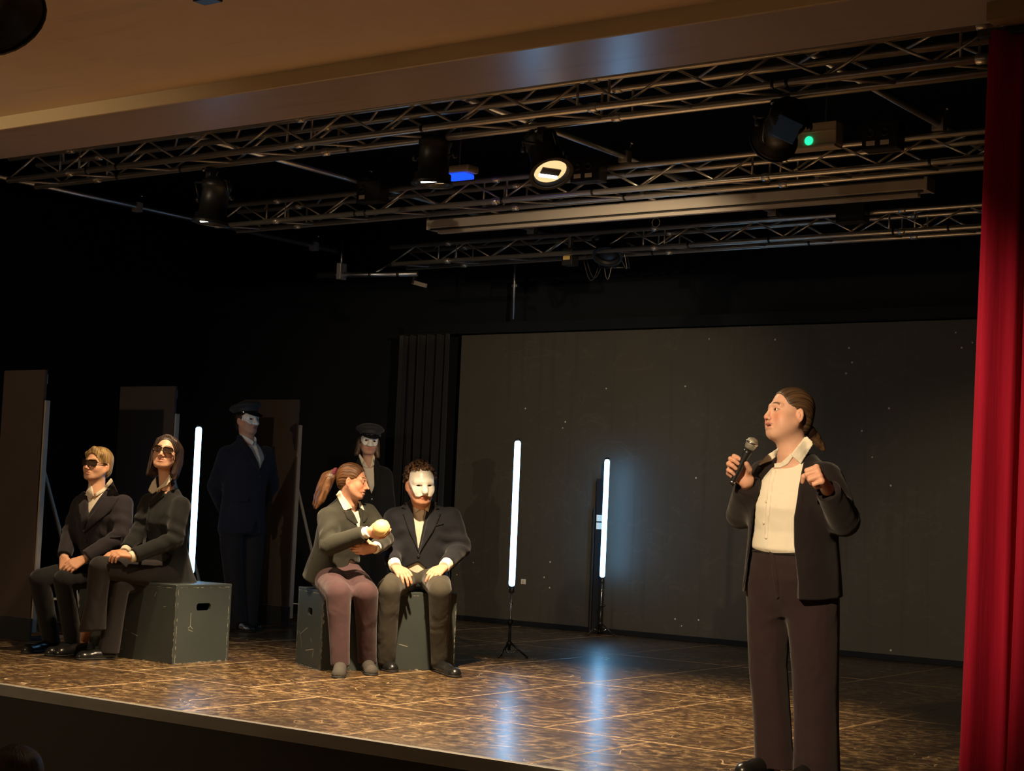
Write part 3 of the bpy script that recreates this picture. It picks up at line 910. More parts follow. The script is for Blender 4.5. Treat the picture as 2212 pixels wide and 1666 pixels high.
class Shape:
    """a body grown from blended soft volumes and turned into one closed surface"""

    def __init__(s):
        s.ops = []

    def _add(s, op, fn, lo, hi, k):
        s.ops.append((op, fn, np.asarray(lo, float), np.asarray(hi, float), k))
        return s

    def cone(s, a, b, ra, rb, k=0.0, op='u', flat=None):
        """round cone; flat=(axis, factor) squeezes it along an axis"""
        a = np.asarray(a, float)
        b = np.asarray(b, float)
        ba = b - a
        L2 = max(float(ba @ ba), 1e-12)
        m = max(ra, rb) + k + 0.02
        if flat is not None:
            ax = nrm(flat[0])
            fc = flat[1]

            def fn(X, Y, Z):
                x, y, z = X - a[0], Y - a[1], Z - a[2]
                t = np.clip((x * ba[0] + y * ba[1] + z * ba[2]) / L2, 0, 1)
                x, y, z = x - t * ba[0], y - t * ba[1], z - t * ba[2]
                d = x * ax[0] + y * ax[1] + z * ax[2]
                q = x * x + y * y + z * z - d * d + (d / fc) ** 2
                return (np.sqrt(np.maximum(q, 1e-12)) - (ra + (rb - ra) * t)) * min(1.0, fc) ** 0.5
        else:
            def fn(X, Y, Z):
                x, y, z = X - a[0], Y - a[1], Z - a[2]
                t = np.clip((x * ba[0] + y * ba[1] + z * ba[2]) / L2, 0, 1)
                x, y, z = x - t * ba[0], y - t * ba[1], z - t * ba[2]
                return np.sqrt(x * x + y * y + z * z) - (ra + (rb - ra) * t)
        if flat is not None and flat[1] > 1:
            m *= flat[1]
        return s._add(op, fn, np.minimum(a, b) - m, np.maximum(a, b) + m, k)

    def chain(s, pts, radii, k=0.0, op='u', flat=None):
        """one limb along a bent line"""
        T = Shape()
        for i in range(len(pts) - 1):
            T.cone(pts[i], pts[i + 1], radii[i], radii[i + 1], 0.0, 'u', flat)
        fns = [o[1] for o in T.ops]

        def fn(X, Y, Z):
            d = fns[0](X, Y, Z)
            for g in fns[1:]:
                e = g(X, Y, Z)
                d = np.minimum(d, e)
            return d
        lo = np.min([o[2] for o in T.ops], 0) - k
        hi = np.max([o[3] for o in T.ops], 0) + k
        return s._add(op, fn, lo, hi, k)

    def unite(s, other, k=0.0):
        s.ops.append(('U', other, None, None, k))
        return s

    def ell(s, c, r, R=None, k=0.0, op='u'):
        c = np.asarray(c, float)
        r = np.asarray(r, float)
        R = np.eye(3) if R is None else np.asarray(R, float)     # columns are the axes

        def fn(X, Y, Z):
            x, y, z = X - c[0], Y - c[1], Z - c[2]
            p = [(x * R[0, i] + y * R[1, i] + z * R[2, i]) for i in range(3)]
            k0 = np.sqrt(sum((p[i] / r[i]) ** 2 for i in range(3)))
            k1 = np.sqrt(sum((p[i] / r[i] ** 2) ** 2 for i in range(3)))
            return k0 * (k0 - 1.0) / np.maximum(k1, 1e-6)
        m = max(r) + k + 0.015
        return s._add(op, fn, c - m, c + m, k)

    def loft(s, fr, st, grow=0.0, k=0.0, op='u', pw=2.3):
        """elliptical column in frame fr=(o,l,f,u): st rows (u, half width, half depth, front shift)"""
        o, l, f, u = fr
        st = np.asarray(st, float)

        def fn(X, Y, Z):
            x, y, z = X - o[0], Y - o[1], Z - o[2]
            a = x * l[0] + y * l[1] + z * l[2]
            b = x * f[0] + y * f[1] + z * f[2]
            h = x * u[0] + y * u[1] + z * u[2]
            rx = np.interp(h, st[:, 0], st[:, 1]) + grow
            ry = np.interp(h, st[:, 0], st[:, 2]) + grow
            cf = np.interp(h, st[:, 0], st[:, 3])
            e = (np.abs(a / rx) ** pw + np.abs((b - cf) / ry) ** pw) ** (1.0 / pw)
            d = (e - 1.0) * np.minimum(rx, ry)
            return np.maximum(np.maximum(d, h - st[-1, 0] - grow), st[0, 0] - h).astype(np.float32)
        c = o + u * (st[0, 0] + st[-1, 0]) / 2
        m = math.hypot((st[-1, 0] - st[0, 0]) / 2, max(st[:, 1].max(), st[:, 2].max() + abs(st[:, 3]).max())) + grow + k + 0.03
        return s._add(op, fn, c - m, c + m, k)

    def prism(s, fr, poly, f0, f1, op='s', k=0.0):
        """polygon in the (l,u) plane of fr, extruded along f from f0 to f1"""
        o, l, f, u = fr
        pl = np.asarray(poly, float)

        def fn(X, Y, Z):
            x, y, z = X - o[0], Y - o[1], Z - o[2]
            a = x * l[0] + y * l[1] + z * l[2]
            b = x * f[0] + y * f[1] + z * f[2]
            h = x * u[0] + y * u[1] + z * u[2]
            d = np.full(np.broadcast(a, h).shape, 1e9)
            sg = np.ones(d.shape)
            n = len(pl)
            for i in range(n):
                p, q = pl[i], pl[i - 1]
                ex, ey = q[0] - p[0], q[1] - p[1]
                wx, wy = a - p[0], h - p[1]
                t = np.clip((wx * ex + wy * ey) / max(ex * ex + ey * ey, 1e-12), 0, 1)
                d = np.minimum(d, (wx - ex * t) ** 2 + (wy - ey * t) ** 2)
                c1 = h >= p[1]
                c2 = h < q[1]
                c3 = ex * wy > ey * wx
                flip = (c1 & c2 & c3) | (~c1 & ~c2 & ~c3)
                sg = np.where(flip, -sg, sg)
            return np.maximum(np.maximum(sg * np.sqrt(d), b - f1), f0 - b)
        cs = [o + l * p[0] + u * p[1] + f * e for p in pl for e in (f0, f1)]
        return s._add(op, fn, np.min(cs, 0) - 0.03, np.max(cs, 0) + 0.03, k)

    def plane(s, p, n):
        """keep what lies behind the plane (p, outward normal n)"""
        p = np.asarray(p, float)
        n = nrm(n)
        return s._add('i', lambda X, Y, Z: (X - p[0]) * n[0] + (Y - p[1]) * n[1] + (Z - p[2]) * n[2], [0, 0, 0], [0, 0, 0], 0.0)

    def pxcut(s, fig, poly, near=0.5, far=0.03, k=0.004, op='s'):
        """cut an opening whose outline is given in picture positions, from the front only"""
        c = np.mean(np.asarray(poly, float), 0)
        o = fig.J(c[0], c[1])
        pl = [((p[0] - c[0]) * fig.D0 / FOCAL, -(p[1] - c[1]) * fig.D0 / FOCAL) for p in poly]
        return s.prism((o, _rt, -_fw, _up), pl, -far, near, op, k)

    def grown(s, g):
        return Grown(s, g)

    def limit(s, other):
        """keep only what lies inside another Shape's volume"""
        s.ops.append(('I', other, None, None, 0.0))
        return s

    def carve(s, other):
        s.ops.append(('S', other, None, None, 0.0))
        return s

    def field(s, lo, n, h):
        ax = [(lo[i] + h * np.arange(n[i])).astype(np.float64) for i in range(3)]
        D = np.full(n, 1.0, np.float32)
        for op, fn, a, b, k in s.ops:
            if op == 'U':
                E = fn.field(lo, n, h)
                t = np.clip(0.5 + 0.5 * (D - E) / max(k, 1e-6), 0, 1)
                D = (D + (E - D) * t - k * t * (1 - t)).astype(np.float32)
                continue
            if op in 'IS':
                E = fn.field(lo, n, h)
                D = np.maximum(D, E if op == 'I' else -E)
                continue
            if op == 'i':
                D = np.maximum(D, fn(ax[0][:, None, None], ax[1][None, :, None], ax[2][None, None, :])).astype(np.float32)
                continue
            i0 = np.maximum(np.floor((a - lo) / h).astype(int) - 1, 0)
            i1 = np.minimum(np.ceil((b - lo) / h).astype(int) + 2, n)
            if np.any(i1 <= i0):
                continue
            sl = tuple(slice(i0[i], i1[i]) for i in range(3))
            E = fn(ax[0][sl[0]][:, None, None], ax[1][sl[1]][None, :, None], ax[2][sl[2]][None, None, :]).astype(np.float32)
            A = D[sl]
            if op == 'u':
                if k > 0:
                    t = np.clip(0.5 + 0.5 * (A - E) / k, 0, 1)
                    R_ = A + (E - A) * t - k * t * (1 - t)
                else:
                    R_ = np.minimum(A, E)
            else:
                E = -E
                if k > 0:
                    t = np.clip(0.5 - 0.5 * (A - E) / k, 0, 1)
                    R_ = A + (E - A) * t + k * t * (1 - t)
                else:
                    R_ = np.maximum(A, E)
            D[sl] = R_
        return D

    def at(s, Q):
        X, Y, Z = Q[..., 0], Q[..., 1], Q[..., 2]
        D = np.full(X.shape, 1.0)
        for op, fn, a, b, k in s.ops:
            if op == 'U':
                E = fn.at(Q)
                t = np.clip(0.5 + 0.5 * (D - E) / max(k, 1e-6), 0, 1)
                D = D + (E - D) * t - k * t * (1 - t)
                continue
            if op in 'IS':
                E = fn.at(Q)
                D = np.maximum(D, E if op == 'I' else -E)
                continue
            E = fn(X, Y, Z)
            if op == 'i':
                D = np.maximum(D, E)
            elif op == 'u':
                t = np.clip(0.5 + 0.5 * (D - E) / max(k, 1e-6), 0, 1)
                D = D + (E - D) * t - k * t * (1 - t) if k > 0 else np.minimum(D, E)
            else:
                t = np.clip(0.5 - 0.5 * (D + E) / max(k, 1e-6), 0, 1)
                D = D + (-E - D) * t + k * t * (1 - t) if k > 0 else np.maximum(D, -E)
        return D

    def surface(s, h):
        los = [o[2] for o in s.ops if o[0] == 'u'] + [q[2] for o in s.ops if o[0] == 'U' for q in o[1].ops if q[0] == 'u']
        his = [o[3] for o in s.ops if o[0] == 'u'] + [q[3] for o in s.ops if o[0] == 'U' for q in o[1].ops if q[0] == 'u']
        lo = np.min(los, 0) - 2 * h
        hi = np.max(his, 0) + 2 * h
        n = tuple(np.ceil((hi - lo) / h).astype(int) + 1)
        return nets(s.field(lo, n, h), lo, h)


class Grown:
    def __init__(s, base, g):
        s.b, s.g = base, g

    def field(s, lo, n, h):
        return s.b.field(lo, n, h) - s.g

    def at(s, Q):
        return s.b.at(Q) - s.g


def floor_pt(x, y, z=0.0):
    d = P(x, y, 1.0) - CAM_POS
    return CAM_POS + d * ((z - CAM_POS[2]) / d[2])


_CORN = np.array([(i, j, k) for i in (0, 1) for j in (0, 1) for k in (0, 1)])
_EDG = [(a, b) for a in range(8) for b in range(a + 1, 8) if np.abs(_CORN[a] - _CORN[b]).sum() == 1]


def nets(D, lo, h):
    ins = D < 0
    nx, ny, nz = D.shape
    cnt = np.zeros((nx - 1, ny - 1, nz - 1), np.int8)
    for c in _CORN:
        cnt += ins[c[0]:nx - 1 + c[0], c[1]:ny - 1 + c[1], c[2]:nz - 1 + c[2]]
    act = (cnt > 0) & (cnt < 8)
    idx = np.argwhere(act)
    if len(idx) == 0:
        return np.zeros((0, 3)), np.zeros((0, 4), int)
    vid = np.full(act.shape, -1, np.int32)
    vid[act] = np.arange(len(idx))
    val = np.stack([D[idx[:, 0] + c[0], idx[:, 1] + c[1], idx[:, 2] + c[2]] for c in _CORN], 1).astype(np.float64)
    acc = np.zeros((len(idx), 3))
    num = np.zeros(len(idx))
    for a, b in _EDG:
        va, vb = val[:, a], val[:, b]
        m = (va < 0) != (vb < 0)
        t = np.where(m, va / np.where(m, va - vb, 1), 0)
        acc += np.where(m[:, None], _CORN[a] + t[:, None] * (_CORN[b] - _CORN[a]), 0)
        num += m
    V = lo + h * (idx + acc / num[:, None])
    faces = []
    for ax in range(3):
        o1, o2 = (ax + 1) % 3, (ax + 2) % 3
        sl0 = [slice(1, -1)] * 3
        sl1 = [slice(1, -1)] * 3
        sl0[ax] = slice(0, -1)
        sl1[ax] = slice(1, None)
        a_, b_ = ins[tuple(sl0)], ins[tuple(sl1)]
        ch = np.argwhere(a_ != b_)
        if len(ch) == 0:
            continue
        out = a_[ch[:, 0], ch[:, 1], ch[:, 2]]
        base = ch.copy()
        base[:, o1] += 1
        base[:, o2] += 1
        q = []
        for d1, d2 in ((-1, -1), (0, -1), (0, 0), (-1, 0)):
            e = base.copy()
            e[:, o1] += d1
            e[:, o2] += d2
            q.append(vid[e[:, 0], e[:, 1], e[:, 2]])
        q = np.stack(q, 1)
        q = np.where(out[:, None], q, q[:, ::-1])
        faces.append(q)
    Fc = np.concatenate(faces)
    return V, Fc[(Fc >= 0).all(1)]


def vnormals(V, Fc):
    n = np.cross(V[Fc[:, 2]] - V[Fc[:, 0]], V[Fc[:, 3]] - V[Fc[:, 1]])
    N = np.zeros_like(V)
    for i in range(4):
        np.add.at(N, Fc[:, i], n)
    return N / np.maximum(np.linalg.norm(N, axis=1, keepdims=True), 1e-12)


def relax(V, Fc, it=2, w=0.5):
    for _ in range(it):
        S = np.zeros_like(V)
        c = np.zeros(len(V))
        for i in range(4):
            np.add.at(S, Fc[:, i], V[Fc[:, (i + 1) % 4]])
            np.add.at(S, Fc[:, i], V[Fc[:, (i + 3) % 4]])
            np.add.at(c, Fc[:, i], 2)
        V = V * (1 - w) + w * S / np.maximum(c, 1)[:, None]
    return V


def wav(Pt, freq, seed, n=5):
    """smooth pseudo noise in about -1..1"""
    r = np.random.RandomState(seed)
    t = np.zeros(len(Pt))
    for _ in range(n):
        d = r.normal(size=3)
        d = d / np.linalg.norm(d) * freq * r.uniform(0.6, 1.5)
        t += np.sin(Pt @ d + r.uniform(0, 6.28) + 1.3 * np.sin(Pt @ (r.normal(size=3) * freq * 0.5) + r.uniform(0, 6.28)))
    return t / n


def to_mesh(name, V, Fc, mat, parent, base, tint=None, extra=None):
    me = bpy.data.meshes.new(name)
    V = np.asarray(V - base, np.float32)
    me.vertices.add(len(V))
    me.vertices.foreach_set('co', V.ravel())
    me.loops.add(len(Fc) * 4)
    me.loops.foreach_set('vertex_index', Fc.astype(np.int32).ravel())
    me.polygons.add(len(Fc))
    me.polygons.foreach_set('loop_start', np.arange(0, len(Fc) * 4, 4, dtype=np.int32))
    me.polygons.foreach_set('use_smooth', np.ones(len(Fc), bool))
    me.update(calc_edges=True)
    if tint is not None:
        at = me.color_attributes.new('tint', 'FLOAT_COLOR', 'POINT')
        c = np.ones((len(V), 4), np.float32)
        c[:, :3] = tint
        at.data.foreach_set('color', c.ravel())
    return link(name, me, mat, parent)


# ------------------------------------------------------------------ figure materials
def skin_material():
    m, nt, b = new_mat('skin')
    a = nt.nodes.new('ShaderNodeAttribute')
    a.attribute_name = 'tint'
    v = _coord(nt)
    n = _noise(nt, v, 60, 3)
    dk = _mix(nt, 0.10, a.outputs['Color'], (0.45, 0.12, 0.07))
    nt.links.new(_mix(nt, _ramp(nt, n, 0.3, 0.75), a.outputs['Color'], dk), b.inputs['Base Color'])
    b.inputs['Roughness'].default_value = 0.5
    b.inputs['Specular IOR Level'].default_value = 0.35
    b.inputs['Subsurface Weight'].default_value = 0.12
    b.inputs['Subsurface Radius'].default_value = (0.012, 0.004, 0.002)
    b.inputs['Subsurface Scale'].default_value = 0.6
    _bump(nt, b, _noise(nt, v, 260, 3), 0.06, 0.002)
    return m


def hair_material(name, dark, lite, scale=(30, 30, 4), rough=0.42):
    m, nt, b = new_mat(name)
    a = nt.nodes.new('ShaderNodeAttribute')
    a.attribute_name = 'tint'                # strand coordinates
    mp = nt.nodes.new('ShaderNodeMapping')
    mp.inputs['Scale'].default_value = scale
    nt.links.new(a.outputs['Vector'], mp.inputs['Vector'])
    n = _noise(nt, mp.outputs['Vector'], 3.0, 5, 0.65)
    nt.links.new(_mix(nt, _ramp(nt, n, 0.35, 0.68), dark, lite), b.inputs['Base Color'])
    b.inputs['Roughness'].default_value = rough
    b.inputs['Specular IOR Level'].default_value = 0.4
    _bump(nt, b, n, 0.7, 0.006)
    return m


def cloth(name, col, rough=0.85, sheen=0.12, var=0.18, crumple=0.45):
    m, nt, b = new_mat(name)
    v = _coord(nt)
    n = _noise(nt, v, 24, 4)
    c = _mix(nt, n, tuple(x * (1 - var) for x in col), tuple(x * (1 + var) for x in col))
    nt.links.new(c, b.inputs['Base Color'])
    b.inputs['Roughness'].default_value = rough
    b.inputs['Specular IOR Level'].default_value = 0.2
    b.inputs['Sheen Weight'].default_value = sheen
    b.inputs['Sheen Roughness'].default_value = 0.5
    w = _noise(nt, v, 700, 2)
    _bump(nt, b, w, 0.12, 0.002)
    first = b.inputs['Normal'].links[0].from_node
    wr = nt.nodes.new('ShaderNodeBump')
    wr.inputs['Strength'].default_value = crumple
    wr.inputs['Distance'].default_value = 0.03
    nt.links.new(_noise(nt, _coord(nt, 'Object', (1, 1, 0.6)), 8, 2, 0.45, 0.5), wr.inputs['Height'])
    nt.links.new(wr.outputs['Normal'], first.inputs['Normal'])
    return m


M['skin'] = skin_material()
M['hair_brown'] = hair_material('brown_hair', (0.020, 0.011, 0.006), (0.13, 0.075, 0.038))
M['hair_auburn'] = hair_material('auburn_brown_hair', (0.035, 0.014, 0.006), (0.22, 0.10, 0.042))
M['hair_blond'] = hair_material('dark_blond_hair', (0.12, 0.066, 0.022), (0.55, 0.36, 0.14))
M['hair_dark'] = hair_material('dark_brown_wavy_hair', (0.008, 0.005, 0.004), (0.050, 0.026, 0.018))
M['hair_curly'] = hair_material('curly_brown_hair', (0.035, 0.018, 0.008), (0.20, 0.105, 0.05), (10, 10, 10))
M['white_shirt'] = cloth('off_white_shirt_cotton', (0.78, 0.74, 0.62), 0.75, 0.05, 0.04)
M['cream_shirt'] = cloth('cream_shirt_cotton', (0.72, 0.64, 0.50), 0.75, 0.05, 0.05)
M['suit_aubergine'] = cloth('dark_aubergine_suit', (0.012, 0.0085, 0.0095))
M['trouser_aubergine'] = cloth('dark_plum_trousers', (0.028, 0.016, 0.018))
M['suit_charcoal'] = cloth('charcoal_suit', (0.040, 0.036, 0.040))
M['suit_lilac'] = cloth('dark_mauve_grey_suit', (0.021, 0.017, 0.021))
M['suit_black'] = cloth('black_suit', (0.009, 0.0095, 0.009))
M['suit_olive'] = cloth('olive_charcoal_suit', (0.028, 0.028, 0.021))
M['suit_navy'] = cloth('dark_navy_suit', (0.014, 0.015, 0.020))
M['suit_guard'] = cloth('midnight_navy_suit', (0.015, 0.014, 0.022))
M['trouser_olive'] = cloth('olive_grey_trousers', (0.046, 0.041, 0.030))
M['trouser_mauve'] = cloth('mauve_brown_trousers', (0.062, 0.032, 0.036))
M['trouser_black'] = cloth('black_trousers', (0.008, 0.008, 0.008))
M['trouser_grey'] = cloth('dark_grey_trousers', (0.018, 0.015, 0.0155))
M['shoe_leather'] = simple('black_shoe_leather', (0.010, 0.010, 0.010), 0.28, var=0.2, scale=40)
M['shoe_suede'] = simple('grey_suede', (0.042, 0.037, 0.031), 0.9, var=0.25, scale=40, bump=0.2)
M['mask_white'] = simple('white_mask', (0.82, 0.80, 0.74), 0.32, var=0.02, scale=10)
M['cap_black'] = simple('black_cap_cloth', (0.012, 0.012, 0.013), 0.7, var=0.25, scale=40, sheen=0.1)
M['cap_visor'] = simple('black_patent_visor', (0.008, 0.008, 0.009), 0.15, var=0.1, scale=20)
M['glass_frame'] = simple('dark_brown_glasses_frame', (0.018, 0.009, 0.006), 0.25, var=0.2, scale=50)
M['eye_white'] = simple('eye_white', (0.75, 0.70, 0.64), 0.15, var=0.03, scale=30)
M['eye_iris'] = simple('brown_iris', (0.035, 0.016, 0.008), 0.10, var=0.2, scale=90)
M['teeth'] = simple('teeth', (0.72, 0.66, 0.54), 0.3, var=0.05, scale=60)
M['mouth'] = simple('mouth_inside', (0.10, 0.020, 0.015), 0.5, var=0.1, scale=40)
M['belt'] = simple('black_belt_leather', (0.010, 0.009, 0.009), 0.35, var=0.2, scale=30)
M['scrunchie'] = simple('plum_hair_tie', (0.18, 0.028, 0.055), 0.85, var=0.3, scale=40, bump=0.3)
M['button_dark'] = simple('dark_button', (0.020, 0.018, 0.018), 0.3, var=0.1, scale=40)
M['button_pearl'] = simple('pearl_button', (0.72, 0.68, 0.58), 0.3, var=0.05, scale=40)


def lens_material():
    m, nt, b = new_mat('dark_tinted_lens')
    n = _noise(nt, _coord(nt), 8, 2)
    nt.links.new(_mix(nt, n, (0.040, 0.024, 0.016), (0.060, 0.036, 0.024)), b.inputs['Base Color'])
    b.inputs['Roughness'].default_value = 0.08
    b.inputs['Transmission Weight'].default_value = 0.35
    b.inputs['IOR'].default_value = 1.1
    return m


M['lens_dark'] = lens_material()
SKIN = np.array([0.60, 0.38, 0.27])


# ------------------------------------------------------------------ hands
def hand(S, wrist, d, n, right, curl=(0.3, 0.4, 0.3), thumb=None, sc=1.0, spread=0.0, fore=None, fr=0.026):
    """add one hand to Shape S: wrist point, finger direction d, palm normal n"""
    d = nrm(d)
    n = nrm(np.asarray(n, float) - d * (np.asarray(n, float) @ d))
    t = np.cross(d, n) if right else -np.cross(d, n)
    w = np.asarray(wrist, float)
    if fore is not None:
        S.cone(fore, w, fr * 1.15, fr * 0.92, 0.0, flat=(n, 0.85))
    offs = [(0.0295, 0.086), (0.0100, 0.090), (-0.0100, 0.086), (-0.0285, 0.077)]
    lens = [(0.036, 0.022, 0.018), (0.040, 0.025, 0.018), (0.037, 0.023, 0.018), (0.029, 0.018, 0.016)]
    if not isinstance(curl[0], (tuple, list)):
        curl = [curl] * 4
    # palm
    for i, (a, b) in enumerate(offs):
        kn = w + (d * b + t * a) * sc
        S.cone(w + (t * a * 0.55 - n * 0.0) * sc, kn, 0.0150 * sc, 0.0122 * sc, 0.012, flat=(n, 0.95))
    S.cone(w + (d * 0.02 + t * 0.016 + n * 0.008) * sc, w + (d * 0.05 + t * 0.026 + n * 0.010) * sc, 0.014 * sc, 0.012 * sc, 0.010)
    for i, (a, b) in enumerate(offs):
        p = w + (d * b + t * a) * sc
        ang = 0.0
        side = t * spread * (1.5 - i) * 0.6
        r = [0.0102, 0.0096, 0.0090, 0.0076]
        if i == 3:
            r = [x * 0.87 for x in r]
        for j in range(3):
            ang += curl[i][j]
            dd = nrm(d * math.cos(ang) + n * math.sin(ang) + side)
            q = p + dd * lens[i][j] * sc
            S.cone(p, q, r[j] * sc, r[j + 1] * sc, 0.006 if j == 0 else 0.0)
            p = q
    th = thumb or ((0.75, 0.60, 0.25), (0.35, 0.90, 0.25), (0.10, 0.98, 0.2))
    p = w + (d * 0.022 + t * 0.022 + n * 0.006) * sc
    rr = [0.0145, 0.0115, 0.0105, 0.0086]
    for j, L in enumerate((0.040, 0.029, 0.023)):
        dd = nrm(t * th[j][0] + d * th[j][1] + n * th[j][2])
        q = p + dd * L * sc
        S.cone(p, q, rr[j] * sc, rr[j + 1] * sc, 0.010 if j == 0 else 0.0)
        p = q
    return S


def sleeve(sh_, el, wr, r0, r1, r2):
    """one sleeve, cut straight at the wrist"""
    S = Shape()
    d = nrm(wr - el)
    S.chain([sh_, el, wr + d * 0.05], [r0, r1, r2])
    x, y = frame_from(Vector(d))
    x, y = np.array(x), np.array(y)
    S.prism((wr, x, d, y), [(0.14 * math.cos(t), 0.14 * math.sin(t)) for t in [k * math.pi / 5 for k in range(10)]], 0.0, 0.2, 's', 0.004)
    return S


# ------------------------------------------------------------------ figures
class Fig:
    def __init__(s, label, base, D0, yaw, z=0.0):
        s.base = np.array([base[0], base[1], z])
        s.root = thing('person', label, 'person', tuple(s.base))
        s.D0 = D0
        s.n = 0
        v = s.base[:2] - CAM_POS[:2]
        v = v / np.linalg.norm(v)
        s.c = np.array([-v[0], -v[1], 0.0])
        s.r = np.array([v[1], -v[0], 0.0])
        s.yaw = yaw

    def J(s, x, y, dD=0.0):
        return P(x, y, s.D0 + dD)

    def facing(s, yaw, pitch=0.0):
        y, p = math.radians(yaw), math.radians(pitch)
        return nrm(math.cos(p) * (math.cos(y) * s.c + math.sin(y) * s.r) + np.array([0, 0, math.sin(p)]))

    def torso(s, hip, neck, yaw=None):
        """torso frame: origin at the hips, axes left / front / up"""
        u = nrm(neck - hip)
        f = s.facing(s.yaw if yaw is None else yaw)
        f = nrm(f - u * (f @ u))
        l = np.cross(u, f)
        s.T = (hip, l, f, u)
        s.tl = float(np.linalg.norm(neck - hip))
        return s.T

    def tp(s, l, f, u):
        o, L, Fv, U = s.T
        return o + L * l + Fv * f + U * u

    def front(s, pts, off=0.11):
        """picture positions -> (l, u) on the plane off metres before the torso axis"""
        o, l, f, u = s.T
        out = []
        for x, y in pts:
            d = P(x, y, 1.0) - CAM_POS
            t = ((o + f * off - CAM_POS) @ f) / (d @ f)
            q = CAM_POS + d * t - o
            out.append((float(q @ l), float(q @ u)))
        return out

    def out(s, name, S, h, mat, parent=None, smooth=1, fold=None, tint=None, disp=None):
        V, Fc = S.surface(h)
        if len(V) == 0:
            return None
        if smooth:
            V = relax(V, Fc, smooth)
        if fold or disp is not None:
            N = vnormals(V, Fc)
            if fold:
                amp, fq, sd = fold
                V = V + N * (amp * wav(V * np.array([1, 1, 0.55]), fq, sd))[:, None]
            if disp is not None:
                V = V + N * disp(V)[:, None]
        return to_mesh(name, V, Fc, mat, parent or s.root, s.base if parent is None else s.base, tint(V) if tint else None)


def head_frame(c, f, roll=0.0):
    up = np.array([0, 0, 1.0])
    u = nrm(up - f * (up @ f))
    l = np.cross(u, f)
    r = math.radians(roll)
    u2 = u * math.cos(r) + l * math.sin(r)
    return c, np.cross(u2, f), f, u2


def hp(H, x, y, z, sc=1.0):
    c, l, f, u = H
    return c + (l * x + f * y + u * z) * sc


def head_shape(H, sc=1.0, nose=1.0, jaw=1.0, mouth_open=0.0, mouth_w=0.0, smile=0.0, ears=True, face_w=1.0, eyes=True, lips=True, wings=True, eye_open=0.0046):
    S = Shape()
    c, l, f, u = H
    R = np.stack([l, f, u], 1)

    def e(x, y, z, a, b, d, k=0.0, op='u', Rm=None):
        S.ell(hp(H, x, y, z, sc), np.array([a, b, d]) * sc, R if Rm is None else Rm, k * sc, op)

    def cn(p, q, a, b, k=0.0, op='u'):
        S.cone(hp(H, *p, sc), hp(H, *q, sc), a * sc, b * sc, k * sc, op)
    e(0, -0.014, 0.030, 0.073, 0.092, 0.081)
    e(0, 0.026, -0.030, 0.061 * face_w, 0.062, 0.076 * jaw, 0.03)
    e(0, 0.032, -0.076 * jaw, 0.044 * face_w, 0.046, 0.034, 0.03)
    cn((-0.010, 0.070, -0.098 * jaw), (0.010, 0.070, -0.098 * jaw), 0.015, 0.015, 0.02)
    for sx in (-1, 1):
        e(sx * 0.040 * face_w, 0.050, -0.034, 0.022, 0.026, 0.026, 0.022)
        cn((sx * 0.058 * face_w, -0.002, -0.045), (sx * 0.030, 0.055, -0.092 * jaw), 0.012, 0.012, 0.03)
        cn((sx * 0.012, 0.083, 0.020), (sx * 0.044, 0.068, 0.018), 0.0085, 0.0085, 0.015)
        if eyes:
            e(sx * 0.031, 0.0955, 0.001, 0.017, 0.013, 0.010, 0.012, 's')
    cn((0, 0.084, 0.012), (0, 0.102 + 0.006 * (nose - 1), -0.028), 0.0075, 0.0095, 0.012)
    cn((0, 0.102, -0.030), (0, 0.1085 + 0.012 * (nose - 1), -0.036), 0.0095, 0.0088, 0.006)
    for sx in (-1, 1) if wings else ():
        e(sx * 0.0125, 0.095, -0.040, 0.0085, 0.011, 0.0078, 0.006)
        e(sx * 0.0065, 0.101, -0.0465, 0.0036, 0.0050, 0.0035, 0.002, 's')
    # mouth area
    e(0, 0.074, -0.066, 0.026, 0.018, 0.020, 0.018)
    if lips:
        gap = mouth_open
        e(0, 0.0885, -0.0605 + gap * 0.15, 0.0225 + smile + mouth_w, 0.0085, 0.0058, 0.004)
        e(0, 0.0865, -0.0735 - gap, 0.0195 + smile + mouth_w, 0.0090, 0.0068, 0.004)
        e(0, 0.098, -0.0668 - gap * 0.45, 0.021 + smile + mouth_w, 0.016, 0.0014 + gap * 0.52, 0.002, 's')
        if smile:
            for sx in (-1, 1):
                e(sx * 0.034, 0.072, -0.058, 0.010, 0.010, 0.012, 0.012)
    if eyes:
        for sx in (-1, 1):
            e(sx * 0.0315, 0.0735, 0.0, 0.0150, 0.0140, 0.0130, 0.003)
            e(sx * 0.0322, 0.0900, -0.0010, 0.0142, 0.0125, eye_open, 0.0015, 's')
    if ears:
        for sx in (-1, 1):
            a = math.radians(18)
            fe = nrm(f * math.cos(a) * 0.35 - l * sx * 0.0 + l * sx * 0.9)      # outward lean
            Re = np.stack([nrm(l * sx * 0.86 + f * 0.5), nrm(f * 0.86 - l * sx * 0.5), u], 1)
            e(sx * 0.0775, -0.010, -0.012, 0.0065, 0.017, 0.031, 0.004, 'u', Re)
            e(sx * 0.0720, -0.004, -0.036, 0.0070, 0.010, 0.012, 0.004, 'u', Re)
            e(sx * 0.0855, -0.006, -0.008, 0.0060, 0.0095, 0.020, 0.003, 's', Re)
            e(sx * 0.0800, -0.008, -0.014, 0.0050, 0.004, 0.010, 0.003, 'u', Re)
    return S


